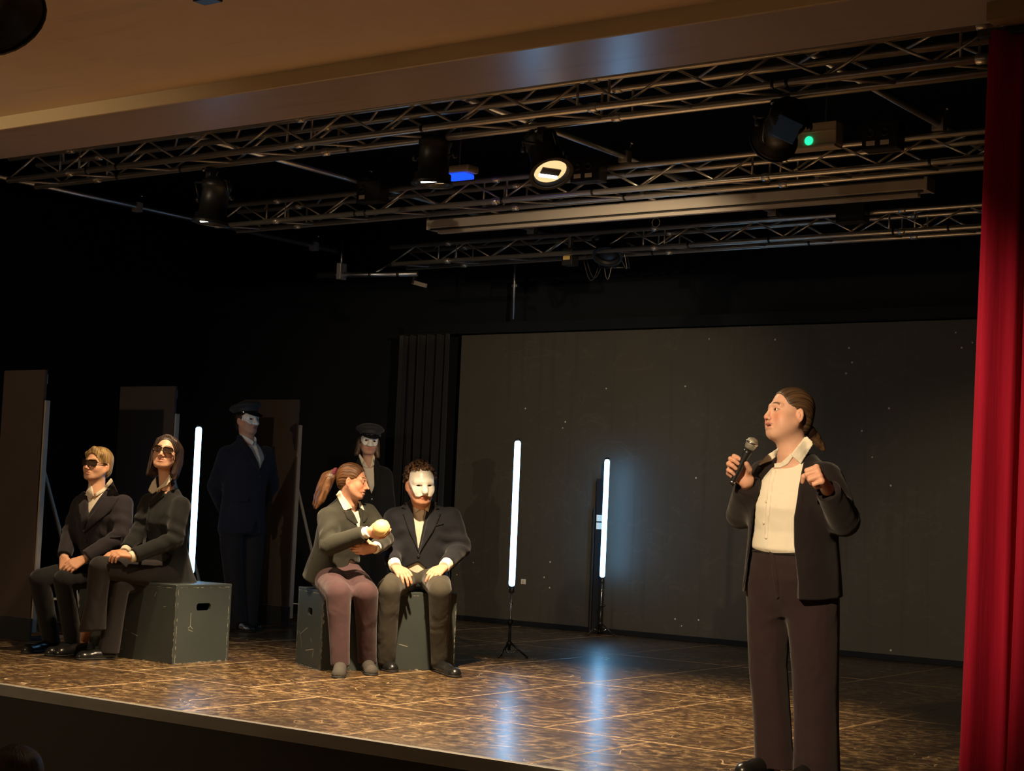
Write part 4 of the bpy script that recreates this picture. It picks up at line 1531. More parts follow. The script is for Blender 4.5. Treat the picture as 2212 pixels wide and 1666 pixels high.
def face_tint(H, sc, skin, brow=(0.06, 0.035, 0.02), lip=(0.48, 0.17, 0.13), flush=0.35, brow_tilt=0.0, brows=True):
    c, l, f, u = H

    def fn(V):
        q = (V - c) / sc
        x, y, z = np.abs(q @ l), q @ f, q @ u
        col = np.tile(np.asarray(skin, float), (len(V), 1))

        def mixin(m, t):
            m = np.clip(m, 0, 1)[:, None]
            col[:] = col * (1 - m) + np.asarray(t) * m
        fl = np.exp(-(((x - 0.042) / 0.022) ** 2 + ((z + 0.034) / 0.022) ** 2 + ((y - 0.06) / 0.03) ** 2)) * flush
        mixin(fl, np.asarray(skin) * np.array([1.0, 0.50, 0.45]))
        mixin(np.exp(-((x / 0.014) ** 2 + ((z + 0.036) / 0.012) ** 2 + ((y - 0.108) / 0.014) ** 2)) * flush * 0.8, np.asarray(skin) * np.array([1, 0.66, 0.6]))
        mixin(np.exp(-(((x - 0.082) / 0.014) ** 2 + ((z + 0.012) / 0.035) ** 2 + ((y + 0.006) / 0.03) ** 2)) * 0.3, np.asarray(skin) * np.array([1, 0.6, 0.5]))
        ml = (np.exp(-((x / 0.023) ** 4 + ((z + 0.0605) / 0.0062) ** 4)) + np.exp(-((x / 0.020) ** 4 + ((z + 0.0745) / 0.0075) ** 4))) * (y > 0.078)
        mixin(ml * 0.75, lip)
        if brows:
            zb = 0.0255 + 0.004 * np.sin((x - 0.012) / 0.036 * 3.0) - brow_tilt * (x - 0.028)
            mb = np.exp(-((z - zb) / 0.0044) ** 4) * (x > 0.010) * (x < 0.048) * (y > 0.05)
            mixin(mb * 0.95, brow)
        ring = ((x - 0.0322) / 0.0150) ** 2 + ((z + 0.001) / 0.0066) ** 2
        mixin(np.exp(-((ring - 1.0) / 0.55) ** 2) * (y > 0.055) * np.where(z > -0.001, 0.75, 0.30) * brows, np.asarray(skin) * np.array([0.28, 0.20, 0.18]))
        return col
    return fn


def snap(fig, shapes, px, back=0.6):
    """first surface points of the shapes seen at picture positions, with outward normals"""
    px = np.asarray(px, float)
    ray = np.stack([P(x, y, 1.0) - CAM_POS for x, y in px])
    ts = np.linspace(fig.D0 - 0.75, fig.D0 + back, 240)
    Q = CAM_POS + ray[:, None, :] * ts[None, :, None]
    D = np.min([S.at(Q) for S in shapes], 0)
    neg = D < 0
    hit = neg.any(1)
    i = np.maximum(neg.argmax(1), 1)
    r_ = np.arange(len(px))
    d0, d1 = D[r_, i - 1], D[r_, i]
    t = ts[i - 1] + (ts[i] - ts[i - 1]) * np.clip(d0 / np.where(np.abs(d0 - d1) < 1e-9, 1, d0 - d1), 0, 1)
    if not hit.all():
        t = np.where(hit, t, np.median(t[hit]) if hit.any() else fig.D0)
    Pt = CAM_POS + ray * t[:, None]
    e = 0.004
    G = np.stack([np.min([S.at(Pt + np.eye(3)[k] * e) for S in shapes], 0) - np.min([S.at(Pt - np.eye(3)[k] * e) for S in shapes], 0) for k in range(3)], 1)
    N = G / np.maximum(np.linalg.norm(G, axis=1, keepdims=True), 1e-9)
    tow = -ray / np.linalg.norm(ray, axis=1, keepdims=True)
    bad = (N * tow).sum(1) < 0.15
    N = np.where(bad[:, None], tow, N)
    return Pt, N


def patch(fig, name, shapes, poly, mat, parent, off=0.006, thick=0.010, step=4.0, smooth=2, lift=None):
    """a piece of cloth laid on the surfaces: outline in picture positions, draped and thickened"""
    from mathutils.geometry import delaunay_2d_cdt
    poly = [np.asarray(p[:2], float) for p in poly]
    bd = []
    for i, p in enumerate(poly):
        q = poly[(i + 1) % len(poly)]
        n = max(1, int(np.linalg.norm(q - p) / step))
        bd += [p + (q - p) * k / n for k in range(n)]
    bd = np.array(bd)
    gx = np.arange(bd[:, 0].min() + step * 0.5, bd[:, 0].max(), step)
    gy = np.arange(bd[:, 1].min() + step * 0.5, bd[:, 1].max(), step)
    pts = []
    for x in gx:
        for y in gy:
            ins = False
            j = len(poly) - 1
            for i in range(len(poly)):
                a, b = poly[i], poly[j]
                if (a[1] > y) != (b[1] > y) and x < (b[0] - a[0]) * (y - a[1]) / (b[1] - a[1]) + a[0]:
                    ins = not ins
                j = i
            if ins and np.min(np.hypot(bd[:, 0] - x, bd[:, 1] - y)) > step * 0.45:
                pts.append((x, y))
    nb = len(bd)
    allp = np.array([tuple(b) for b in bd] + pts)
    vs, es, fs, *_ = delaunay_2d_cdt([Vector((float(x), float(y))) for x, y in allp], [(i, (i + 1) % nb) for i in range(nb)], [list(range(nb))], 1, 1e-5)
    vp = np.array([(v.x, v.y) for v in vs])
    Pt, N = snap(fig, shapes, vp)
    for _ in range(smooth * 3):                     # even out the normals
        S_ = N.copy()
        for a, b in es:
            S_[a] += N[b]
            S_[b] += N[a]
        N = S_ / np.maximum(np.linalg.norm(S_, axis=1, keepdims=True), 1e-9)
    for _ in range(smooth * 3):                     # even out the draping
        S_, C_ = np.zeros(len(vp)), np.zeros(len(vp))
        dep = (Pt - CAM_POS) @ _fw
        for a, b in es:
            S_[a] += dep[b]
            S_[b] += dep[a]
            C_[a] += 1
            C_[b] += 1
        av = S_ / np.maximum(C_, 1)
        nd = np.where(av < dep, 0.3 * dep + 0.7 * av, 0.85 * dep + 0.15 * av)
        Pt = CAM_POS + (Pt - CAM_POS) * (nd / dep)[:, None]
    o_ = np.full(len(vp), off)
    if lift is not None:
        o_ = o_ + np.array([lift(x, y) for x, y in vp])
    A = Pt + N * o_[:, None] - fig.base
    B = A - N * thick
    bm = bmesh.new()
    va = [bm.verts.new(Vector(p)) for p in A]
    vb = [bm.verts.new(Vector(p)) for p in B]
    cnt = {}
    for f in fs:
        try:
            bm.faces.new([va[i] for i in f])
            bm.faces.new([vb[i] for i in reversed(f)])
        except ValueError:
            continue
        for i in range(len(f)):
            e = (f[i], f[(i + 1) % len(f)])
            cnt[e] = cnt.get(e, 0) + 1
    for (a, b) in list(cnt):
        if (b, a) not in cnt:
            bm.faces.new((va[b], va[a], vb[a], vb[b]))
    o = part(name, bm, mat, parent or fig.root, False)
    for p_ in o.data.polygons:
        p_.use_smooth = len(p_.vertices) == 3
    return o


def merge(parts):
    V, Fc, C = [], [], []
    n = 0
    for v, f, c in parts:
        V.append(v)
        Fc.append(f + n)
        C.append(c)
        n += len(v)
    return np.concatenate(V), np.concatenate(Fc), np.concatenate(C)


def hair_coords(H, kind='back'):
    """strand coordinates: constant along a strand"""
    c, l, f, u = H

    def fn(V):
        q = V - c
        x, y, z = q @ l, q @ f, q @ u
        if kind == 'back':          # combed straight back to the nape
            a = np.arctan2(x, z + 0.05)
            return np.stack([a * 0.12, np.abs(x) * 0.3, y * 0.25], 1)
        if kind == 'down':          # falling from the crown
            a = np.arctan2(x, y)
            return np.stack([a * 0.10, np.hypot(x, y) * 0.3, z * 0.2], 1)
        return q
    return fn


def eyeballs(fig, H, sc, parent):
    c, l, f, u = H
    for sx in (-1, 1):
        p = hp(H, sx * 0.0315, 0.0735, -0.0005, sc) - fig.base
        bm = bmesh.new()
        bmesh.ops.create_uvsphere(bm, u_segments=16, v_segments=12, radius=0.0128 * sc, matrix=Matrix.Translation(Vector(p)))
        o = part('eye', bm, 'eye_white', parent, True)
        g = nrm(f * 0.98 - l * 0.0)
        bm = bmesh.new()
        add_lathe(bm, [(0.0066 * sc, 0.0108 * sc), (0.0058 * sc, 0.0124 * sc), (0.002 * sc, 0.0134 * sc)], 14, tuple(g), tuple(p))
        part('iris', bm, 'eye_iris', o, True)


def px_button(fig, shapes, x, y, mat, r, parent):
    Pt, N = snap(fig, shapes, [(x, y)])
    return button(fig, Pt[0] + N[0] * 0.002, N[0], mat, r, parent)


def button(fig, p, n, mat='button_dark', r=0.009, parent=None):
    p = np.asarray(p) - fig.base
    return part('button', lathe([(r, -0.004), (r, 0.002), (r * 0.8, 0.004), (r * 0.3, 0.003)], 12, tuple(n), tuple(p)), mat, parent or fig.root, True)


def shoe(fig, heel, toe, w=0.042, hgt=0.075, mat='shoe_leather', name='shoe', low=False):
    """a shoe standing on the floor between the heel and toe points"""
    heel = np.array([heel[0], heel[1], 0.0])
    toe = np.array([toe[0], toe[1], 0.0])
    d = nrm(toe - heel)
    z = np.array([0, 0, 1.0])
    L = np.linalg.norm(toe - heel)
    S = Shape()
    S.cone(heel + d * 0.035 + z * 0.028, heel + d * (L - w * 0.8) + z * 0.018, w * 0.82, w * 0.92, 0.0)
    S.cone(heel + d * 0.040 + z * (0.045 if not low else 0.03), heel + d * (L * 0.55) + z * 0.035, w * 0.80, w * 0.72, 0.02)
    if not low:
        S.cone(heel + d * 0.045 + z * 0.05, heel + d * 0.050 + z * (hgt + 0.02), w * 0.78, w * 0.74, 0.02)
    S.cone(heel + d * (L - w) + z * 0.016, heel + d * (L - w * 0.55) + z * 0.012, w * 0.70, w * 0.42, 0.03)
    S.plane([0, 0, 0.010], [0, 0, -1])
    if not low:
        S.plane(heel + z * hgt + d * 0.05, z)
    o = fig.out(name, S, 0.006, mat)
    T = Shape()
    T.cone(heel + d * 0.038 + z * 0.008, heel + d * (L - w * 0.75) + z * 0.008, w * 0.92, w * 0.98, 0.0)
    T.cone(heel + d * (L - w) + z * 0.008, heel + d * (L - w * 0.5) + z * 0.008, w * 0.76, w * 0.46, 0.02)
    T.plane([0, 0, 0.0005], [0, 0, -1])
    T.plane([0, 0, 0.013], [0, 0, 1])
    fig.out('sole', T, 0.005, 'black_rubber', o, 0)
    return o


# ------------------------------------------------------------------ things worn on the head
def sunglasses(fig, H, sc, cat_eye=0.0, w=0.027, h=0.0165, tilt=0.0):
    """frame with two lenses and temples, worn by the figure"""
    c, l, f, u = H
    root = None

    def outline(sx, grow=0.0):
        pts = []
        for k in range(20):
            a = 2 * math.pi * k / 20
            ca, sa = math.cos(a), math.sin(a)
            x = (abs(ca) ** 0.6) * math.copysign(1, ca) * (w + grow)
            z = (abs(sa) ** 0.7) * math.copysign(1, sa) * (h + grow)
            if ca > 0 and sa > 0:
                z += cat_eye * ca
            pts.append((sx * (0.0345 + x), z + 0.001))
        return pts

    def q(x, z, dy=0.0):
        return Vector(hp(H, x, 0.1075 - 6.0 * x * x + dy, z + tilt * x, sc) - fig.base)
    bm = bmesh.new()
    for sx in (-1, 1):
        o_ = outline(sx)
        add_tube(bm, [q(x, z) for x, z in o_] + [q(*o_[0])], 0.0030 * sc, 6)
    add_tube(bm, [q(-0.009, 0.004), q(0, 0.007), q(0.009, 0.004)], 0.0028 * sc, 6)
    root = part('sunglasses', bm, 'glass_frame', fig.root, True)
    for sx in (-1, 1):
        bm = bmesh.new()
        o_ = outline(sx, -0.001)
        a = [bm.verts.new(q(x, z, 0.0008)) for x, z in o_]
        b = [bm.verts.new(q(x, z, -0.0012)) for x, z in o_]
        bm.faces.new(a)
        bm.faces.new(b[::-1])
        for k in range(20):
            bm.faces.new((a[k], b[k], b[(k + 1) % 20], a[(k + 1) % 20]))
        part('lens', bm, 'lens_dark', root)
        bm = bmesh.new()
        add_tube(bm, [q(sx * (0.0345 + w), 0.006), Vector(hp(H, sx * 0.076, 0.045, 0.006, sc) - fig.base), Vector(hp(H, sx * 0.080, -0.005, 0.006, sc) - fig.base), Vector(hp(H, sx * 0.080, -0.022, -0.012, sc) - fig.base)], 0.0028 * sc, 6)
        part('temple', bm, 'glass_frame', root, True)
    return root


def mask_on(fig, H, sc, HS, poly, holes, name='mask', grow=0.007, extra=None):
    """a rigid white mask over the face: outline in head coordinates (left, up)"""
    R = np.stack(H[1:], 1)
    S = Shape()
    S.ell(hp(H, 0, 0.03, 0, sc), [0.13 * sc, 0.14 * sc, 0.16 * sc], R)
    S.limit(HS.grown(grow))
    S.carve(HS.grown(0.0005))
    S.limit(Shape().prism(H, [(x * sc, z * sc) for x, z in poly], 0.012 * sc, 0.3, 'u'))
    for (x, z, a, b) in holes:
        S.prism(H, [((x + a * math.cos(t)) * sc, (z + b * math.sin(t) * (0.8 if math.sin(t) > 0 else 1.0)) * sc) for t in [k * math.pi / 8 for k in range(16)]], 0.04 * sc, 0.3, 's')
    o = fig.out(name, S, 0.0030, 'mask_white', None, 1)
    for (x, z, a, b) in holes:
        T = Shape().ell(hp(H, x, 0.074 - 4 * x * x, z, sc), [a * 1.25 * sc, 0.012 * sc, b * 1.5 * sc], R)
        fig.out('eye_opening', T, 0.003, 'black_rubber', o, 1)
    return o


def cap_on(fig, H, sc, tilt=0.0):
    """peaked cap: wide crown, band, glossy visor, strap buttons"""
    R = np.stack(H[1:], 1)
    a = math.radians(tilt)
    Rt = np.stack([H[1], H[2] * math.cos(a) + H[3] * math.sin(a), H[3] * math.cos(a) - H[2] * math.sin(a)], 1)
    S = Shape()
    S.ell(hp(H, 0, -0.014, 0.106, sc), np.array([0.124, 0.132, 0.036]) * sc, Rt)
    S.ell(hp(H, 0, 0.030, 0.122, sc), np.array([0.085, 0.060, 0.030]) * sc, Rt, 0.03)
    S.ell(hp(H, 0, -0.006, 0.070, sc), np.array([0.090, 0.108, 0.045]) * sc, Rt, 0.02)
    S.plane(hp(H, 0, 0, 0.048, sc), -H[3])
    o = fig.out('cap', S, 0.005, 'cap_black', None, 1, (0.0025, 30, 6))
    S = Shape()
    S.ell(hp(H, 0, -0.006, 0.052, sc), np.array([0.0925, 0.110, 0.030]) * sc, R)
    S.plane(hp(H, 0, 0, 0.046, sc), -H[3])
    S.plane(hp(H, 0, 0, 0.070, sc), H[3])
    fig.out('cap_band', S, 0.004, 'cap_visor', o, 1)
    S = Shape()
    Rv = np.stack([H[1], nrm(H[2] - 0.45 * H[3]), nrm(H[3] + 0.45 * H[2])], 1)
    S.ell(hp(H, 0, 0.075, 0.048, sc), np.array([0.078, 0.078, 0.010]) * sc, Rv)
    S.ell(hp(H, 0, 0.066, 0.030, sc), np.array([0.10, 0.085, 0.012]) * sc, Rv, 0.003, 's')
    S.plane(hp(H, 0, 0.045, 0.05, sc), -H[2])
    fig.out('visor', S, 0.0035, 'cap_visor', o, 1)
    for sx in (-1, 1):
        p = hp(H, sx * 0.085, 0.048, 0.056, sc)
        button(fig, p, nrm(H[1] * sx + H[2] * 0.4), 'chrome', 0.0065 * sc, o)
    return o


def iv(fig, r, u, t):
    """direction from picture-right, up and toward-the-viewer amounts"""
    return nrm(fig.r * r + np.array([0, 0, 1.0]) * u + fig.c * t)


def limbs(B, chains):
    """the covered arms and legs"""
    for ch in chains:
        n = len(ch)
        B.chain(ch, [0.044, 0.036, 0.027][:n] if n == 3 else [0.04] * n, 0.02)
    return B


def body_mesh(fig, parts, parent=None):
    """parts: (Shape, voxel, tint function or colour)"""
    got = []
    for S, h, tn in parts:
        V, Fc = S.surface(h)
        if not len(V):
            continue
        V = relax(V, Fc, 1, 0.35)
        c = tn(V) if callable(tn) else np.tile(np.asarray(tn, float), (len(V), 1))
        got.append((V, Fc, c))
    V, Fc, C = merge(got)
    return to_mesh('body', V, Fc, 'skin', fig.root, fig.base, C)


def crease(path, rad, amp, fq, phase=0.0):
    """ripples across a limb around a joint: path=(a, b) limb axis"""
    a, b = np.asarray(path[0]), np.asarray(path[1])
    ax = nrm(b - a)
    L = np.linalg.norm(b - a)

    def fn(V):
        t = (V - a) @ ax
        q = V - a - t[:, None] * ax
        w = np.exp(-((t - L / 2) / (L / 2)) ** 2) * (np.linalg.norm(q, axis=1) < rad * 1.8)
        wob = wav(V, 16, 5) * 2.6
        msk = np.clip(0.5 + 1.4 * wav(V, 11, 17), 0, 1)
        s_ = np.sin(t * fq + phase + wob)
        return amp * w * msk * (np.abs(s_) ** 0.7 * np.sign(s_) * 0.5 + s_ * 0.5)
    return fn


def both(*fs):
    return lambda V: sum(f(V) for f in fs)


def tapered(fig, pts, k=0.03):
    """chain stations (x, y, dD, r) -> points and radii"""
    return [fig.J(p[0], p[1], p[2]) for p in pts], [p[3] for p in pts]


def lapels(fig, st, polys, grow, mat, parent, h=0.0045, f0=0.02, name='lapel', off=0.12, pw=2.3):
    for pl in polys:
        S = Shape()
        S.loft(fig.T, st, grow, pw=pw)
        lim = Shape()
        lim.prism(fig.T, fig.front(pl, off), f0, 0.40, op='u')
        S.limit(lim)
        inner = Shape()
        inner.loft(fig.T, st, grow - 0.016, pw=pw)
        S.carve(inner)
        fig.out(name, S, h, mat, parent, 1)


# ================================================================== the woman with the microphone
def speaker():
    fig = Fig('woman in a dark trouser suit and white shirt speaking into a microphone', (-3.19, 6.62), 7.10, -40)
    J = fig.J
    hip, neck = J(1712, 1225), J(1716, 985)
    fig.torso(hip, neck)
    st = [(-0.115, 0.222, 0.190, 0.0), (0.0, 0.212, 0.182, 0.0), (0.12, 0.198, 0.176, 0.0), (0.26, 0.196, 0.176, 0.0), (0.33, 0.192, 0.155, -0.005),
          (0.385, 0.178, 0.112, -0.015), (0.425, 0.145, 0.092, -0.022), (0.455, 0.105, 0.080, -0.024), (0.485, 0.072, 0.070, -0.024)]
    shL, shR = J(1786, 1032, -0.115), J(1649, 1026, 0.115)
    elL, elR = J(1824, 1126, -0.20), J(1600, 1112, 0.18)
    wrL, wrR = J(1784, 1052, -0.36), J(1614, 1040, -0.02)
    z3 = np.array([0, 0, 1.0])
    # ---- jacket
    S = Shape()
    S.loft(fig.T, st, pw=2.1)
    # open front between the two jacket edges
    S.pxcut(fig, [(1690, 930), (1655, 975), (1634, 1040), (1626, 1110), (1620, 1180), (1604, 1330), (1709, 1330), (1707, 1240), (1700, 1170), (1700, 1110), (1712, 1050), (1733, 985), (1745, 930)], 0.5, 0.06)
    S.unite(sleeve(shL, elL, wrL + 0.10 * (elL - wrL), 0.064, 0.066, 0.047), 0.06)
    S.unite(sleeve(shR, elR, wrR + 0.10 * (elR - wrR), 0.064, 0.064, 0.045), 0.06)
    JS = S
    jk = fig.out('jacket', S, 0.0055, 'suit_aubergine', None, 2, (0.0022, 20, 4),
                 disp=both(crease((elL + 0.14 * nrm(shL - elL), elL + 0.12 * nrm(wrL - elL)), 0.07, 0.0045, 80), crease((elR + 0.14 * nrm(shR - elR), elR + 0.12 * nrm(wrR - elR)), 0.07, 0.0045, 80)))
    # ---- shirt
    S = Shape()
    S.loft(fig.T, [(0.062, 0.178, 0.146, 0.0), (0.085, 0.186, 0.160, 0.004), (0.16, 0.178, 0.150, 0.004), (0.26, 0.178, 0.160, 0.006), (0.32, 0.172, 0.145, 0.0),
                   (0.385, 0.150, 0.105, -0.010), (0.425, 0.115, 0.086, -0.018), (0.465, 0.074, 0.070, -0.022)], pw=2.1)
    S.pxcut(fig, [(1680, 930), (1678, 985), (1673, 1012), (1690, 1004), (1712, 985), (1722, 930)], 0.5, 0.06)
    SS = S
    sh = fig.out('shirt', S, 0.0055, 'white_shirt', None, 2, (0.0040, 20, 9))
    for (x, y) in ((1664, 1044), (1656, 1084), (1650, 1130)):
        px_button(fig, [SS], x, y, 'button_pearl', 0.006, sh)
    patch(fig, 'placket', [SS], [(1677, 1018), (1670, 1050), (1664, 1100), (1659, 1165), (1652, 1163), (1655, 1100), (1660, 1050), (1668, 1016)], 'white_shirt', sh, 0.0030, 0.008)
    # ---- trousers
    S = Shape()
    S.loft(fig.T, [(-0.20, 0.120, 0.080, 0.0), (-0.12, 0.170, 0.125, 0.0), (-0.04, 0.194, 0.148, 0.0), (0.03, 0.190, 0.150, 0.0), (0.075, 0.182, 0.148, 0.0), (0.105, 0.180, 0.146, 0.0)], 0.0)
    rp, rr = tapered(fig, [(1664, 1268, 0.06, 0.100), (1660, 1340, 0.06, 0.092), (1659, 1440, 0.05, 0.083), (1669, 1560, 0.04, 0.080), (1674, 1690, 0.04, 0.086)])
    lp, lr = tapered(fig, [(1754, 1268, -0.06, 0.116), (1757, 1340, -0.06, 0.110), (1761, 1450, -0.06, 0.099), (1764, 1560, -0.06, 0.094), (1765, 1690, -0.06, 0.096)])
    S.chain(rp, rr, 0.06)
    S.chain(lp, lr, 0.03)
    S.plane([0, 0, 0.022], [0, 0, -1])
    tr = fig.out('trousers', S, 0.006, 'trouser_aubergine', None, 2, (0.0025, 10, 21),
                 disp=lambda V: 0.005 * np.sin(V @ fig.r * 38 + V @ fig.c * 30 + 0.8 * np.sin(V[:, 2] * 4)) * np.clip((0.55 - V[:, 2]) / 0.5, 0, 1))
    patch(fig, 'waistband', [S], [(1624, 1178), (1699, 1174), (1701, 1187), (1622, 1192)], 'trouser_aubergine', tr, 0.004, 0.008, 3)
    patch(fig, 'fly', [S], [(1663, 1190), (1671, 1190), (1680, 1240), (1684, 1290), (1678, 1292), (1670, 1240)], 'trouser_aubergine', tr, 0.0045, 0.008, 3)
    wb = Shape().loft(fig.T, [(0.062, 0.187, 0.153, 0.0), (0.100, 0.184, 0.150, 0.0)])
    fig.out('belt', wb, 0.005, 'belt', tr, 1)
    # ---- body: head, neck, chest, hands
    hf = fig.facing(-60, 8)
    H = head_frame(J(1704, 894, 0.0), hf, -3)
    HS = head_shape(H, 1.0, 0.85, 1.0, mouth_open=0.0065, mouth_w=0.009, face_w=1.18)
    R = np.stack(H[1:], 1)
    for sx in (-1, 1):
        HS.ell(hp(H, sx * 0.046, 0.030, -0.060), [0.026, 0.040, 0.034], R, 0.03)
    HS.ell(hp(H, 0, 0.030, -0.098), [0.040, 0.042, 0.026], R, 0.03)
    HS.cone(hp(H, 0, -0.012, -0.060), neck + fig.T[2] * 0.01 + z3 * 0.01, 0.058, 0.066, 0.03)
    HS.loft(fig.T, [(0.30, 0.150, 0.118, 0.0), (0.36, 0.14, 0.105, -0.005), (0.42, 0.10, 0.082, -0.012), (0.46, 0.066, 0.066, -0.012)], 0, 0.03)
    # collar, laid over neck and jacket
    patch(fig, 'collar', [JS, SS, HS], [(1739, 944), (1751, 955), (1752, 962), (1729, 1003), (1708, 983), (1722, 964)], 'white_shirt', sh, 0.010, 0.012, 3.0, 3)
    patch(fig, 'collar', [JS, SS, HS], [(1684, 968), (1672, 974), (1655, 989), (1640, 1006), (1653, 1001), (1668, 996), (1676, 988)], 'white_shirt', sh, 0.008, 0.012, 3.0, 3)
    patch(fig, 'neckband', [SS, HS], [(1708, 981), (1714, 986), (1702, 1003), (1686, 1011), (1674, 1012), (1674, 1002), (1688, 1000)], 'white_shirt', sh, 0.004, 0.010, 3.0, 2)
    handL, handR = Shape(), Shape()
    hand(handL, wrL, iv(fig, -0.30, 0.50, 0.80), iv(fig, -0.92, -0.05, 0.38), False, [(1.45, 1.65, 0.9), (1.45, 1.65, 0.9), (1.5, 1.65, 0.9), (1.55, 1.65, 0.9)],
         ((0.40, 0.70, 0.50), (0.10, -0.10, 0.95), (-0.25, -0.75, 0.5)), 1.14, 0, elL, 0.030)
    hand(handR, wrR, iv(fig, -0.72, 0.66, 0.25), iv(fig, 0.35, 0.10, 0.93), True, [(0.75, 1.35, 0.75), (0.8, 1.4, 0.8), (0.85, 1.4, 0.8), (0.95, 1.4, 0.8)],
         ((0.15, 0.30, 0.90), (0.12, 0.85, 0.45), (0.0, 0.95, -0.05)), 1.06, 0, elR, 0.030)
    skin = np.array([0.66, 0.40, 0.29])
    B = Shape().loft(fig.T, [(-0.05, 0.15, 0.11, 0), (0.2, 0.14, 0.11, 0), (0.38, 0.13, 0.09, -0.01)])
    limbs(B, [(shR, elR, wrR), (shL, elL, wrL), (rp[0], rp[2], rp[4]), (lp[0], lp[2], lp[4])])
    body = body_mesh(fig, [(HS, 0.0026, face_tint(H, 1.0, skin, flush=1.0, brow=(0.11, 0.055, 0.03), brow_tilt=0.20, lip=(0.52, 0.17, 0.15))), (handL, 0.0028, skin * [1.0, 0.92, 0.88]), (handR, 0.0028, skin * [1.0, 0.92, 0.88]), (B, 0.015, skin)])
    eyeballs(fig, H, 1.0, body)
    m_ = Shape().ell(hp(H, 0, 0.080, -0.068), [0.026, 0.0095, 0.009], R)
    fig.out('mouth_interior', m_, 0.003, 'mouth', body, 1)
    m_ = Shape().ell(hp(H, 0, 0.0815, -0.0645), [0.022, 0.0095, 0.0035], R)
    fig.out('teeth', m_, 0.002, 'teeth', body, 1)
    # ---- hair: smooth, drawn back into a low tail
    S = Shape()
    S.ell(hp(H, 0, -0.018, 0.032), [0.079, 0.097, 0.086], R)
    S.ell(hp(H, 0, -0.062, -0.030), [0.060, 0.046, 0.060], R, 0.03)
    S.ell(hp(H, 0, 0.100, -0.014), [0.090, 0.090, 0.096], R, 0.006, 's')
    for sx in (-1, 1):
        S.ell(hp(H, sx * 0.085, 0.040, -0.046), [0.050, 0.062, 0.070], R, 0.006, 's')
        S.ell(hp(H, sx * 0.086, -0.008, -0.016), [0.022, 0.022, 0.034], R, 0.004, 's')
    hr = fig.out('hair', S, 0.0035, 'hair_brown', None, 2, tint=hair_coords(H), disp=lambda V: 0.0007 * np.sin(np.arctan2((V - H[0]) @ H[1], (V - H[0]) @ H[3] + 0.05) * 60 + 3 * wav(V, 30, 3)))
    S = Shape()
    pts = [J(1742, 925, 0.0), J(1752, 936, 0.02), J(1762, 948, 0.03), J(1770, 960, 0.03), J(1779, 972, 0.03)]
    S.chain(pts, [0.024, 0.023, 0.024, 0.018, 0.006], 0.01)
    fig.out('ponytail', S, 0.0035, 'hair_brown', hr, 1, tint=hair_coords(H, 'down'), disp=lambda V: 0.004 * wav(V * np.array([1, 1, 0.4]), 110, 8))
    S = Shape().cone(J(1747, 930, 0.01), J(1752, 936, 0.02), 0.026, 0.026)
    fig.out('hair_tie', S, 0.004, 'hair_dark', hr, 1)
    # ---- shoes
    shoe(fig, J(1668, 1668, 0.06)[:2], J(1640, 1682, -0.02)[:2] + fig.facing(-40)[:2] * 0.13, 0.042)
    shoe(fig, J(1765, 1668, -0.02)[:2], J(1765, 1682, -0.06)[:2] + fig.facing(-30)[:2] * 0.17, 0.042)
    # ---- microphone (held, a thing of its own)
    b0, n0, t0 = J(1579, 1048, -0.055), J(1617, 973, -0.078), J(1624, 958, -0.082)
    mc = thing('microphone', 'black handheld microphone with a silver mesh head', 'microphone', tuple(b0))
    a = n0 - b0
    L = float(np.linalg.norm(a))
    part('handle', lathe([(0.006, 0.0), (0.0115, 0.002), (0.0125, 0.012), (0.0125, 0.03), (0.0155, L * 0.75), (0.0185, L - 0.012), (0.0185, L)], 24, tuple(a), (0, 0, 0)), 'black_plastic', mc, True)
    part('end_ring', lathe([(0.0128, 0.012), (0.0135, 0.013), (0.0135, 0.017), (0.0128, 0.018)], 24, tuple(a), (0, 0, 0)), 'chrome', mc, True)
    gc = tuple(t0 - b0)
    ad = nrm(a)
    bm = bmesh.new()
    add_lathe(bm, [(0.019, -0.026), (0.0225, -0.018), (0.0255, -0.004), (0.0265, 0.002), (0.0255, 0.008), (0.022, 0.016), (0.015, 0.022), (0.006, 0.0255), (0.001, 0.026)], 28, tuple(ad), gc)
    part('mesh_head', bm, 'mic_mesh', mc, True)
    part('head_band', lathe([(0.0262, -0.002), (0.0278, -0.001), (0.0278, 0.005), (0.0262, 0.006)], 28, tuple(ad), gc), 'chrome', mc, True)
    return fig


def mic_mesh_material():
    m, nt, b = new_mat('silver_wire_mesh')
    v = _coord(nt)
    vor = nt.nodes.new('ShaderNodeTexVoronoi')
    vor.inputs['Scale'].default_value = 420
    nt.links.new(v, vor.inputs['Vector'])
    nt.links.new(_mix(nt, _ramp(nt, vor.outputs['Distance'], 0.1, 0.6), (0.62, 0.60, 0.52), (0.25, 0.24, 0.20)), b.inputs['Base Color'])
    b.inputs['Metallic'].default_value = 0.5
    b.inputs['Roughness'].default_value = 0.45
    _bump(nt, b, vor.outputs['Distance'], 0.6, 0.001)
    return m


M['mic_mesh'] = mic_mesh_material()
speaker()


def chest_skin(S, fig, tl, k=0.03):
    S.loft(fig.T, [(tl - 0.16, 0.128, 0.090, 0.0), (tl - 0.10, 0.115, 0.080, -0.006), (tl - 0.05, 0.080, 0.064, -0.014), (tl - 0.015, 0.056, 0.054, -0.014)], 0, k)


def cuff(fig, a, b, r0, r1, mat, parent, lo=0.0, hi=0.045):
    d = nrm(b - a)
    S = Shape().cone(a + d * (lo - 0.03), a + d * (hi + 0.03), r0, r1)
    S.plane(a + d * lo, -d)
    S.plane(a + d * hi, d)
    return fig.out('cuff', S, 0.004, mat, parent, 1)


def ripple(a, b, rad, amp=0.004, fq=80, ph=0.0):
    return crease((np.asarray(a), np.asarray(b)), rad, amp, fq, ph)


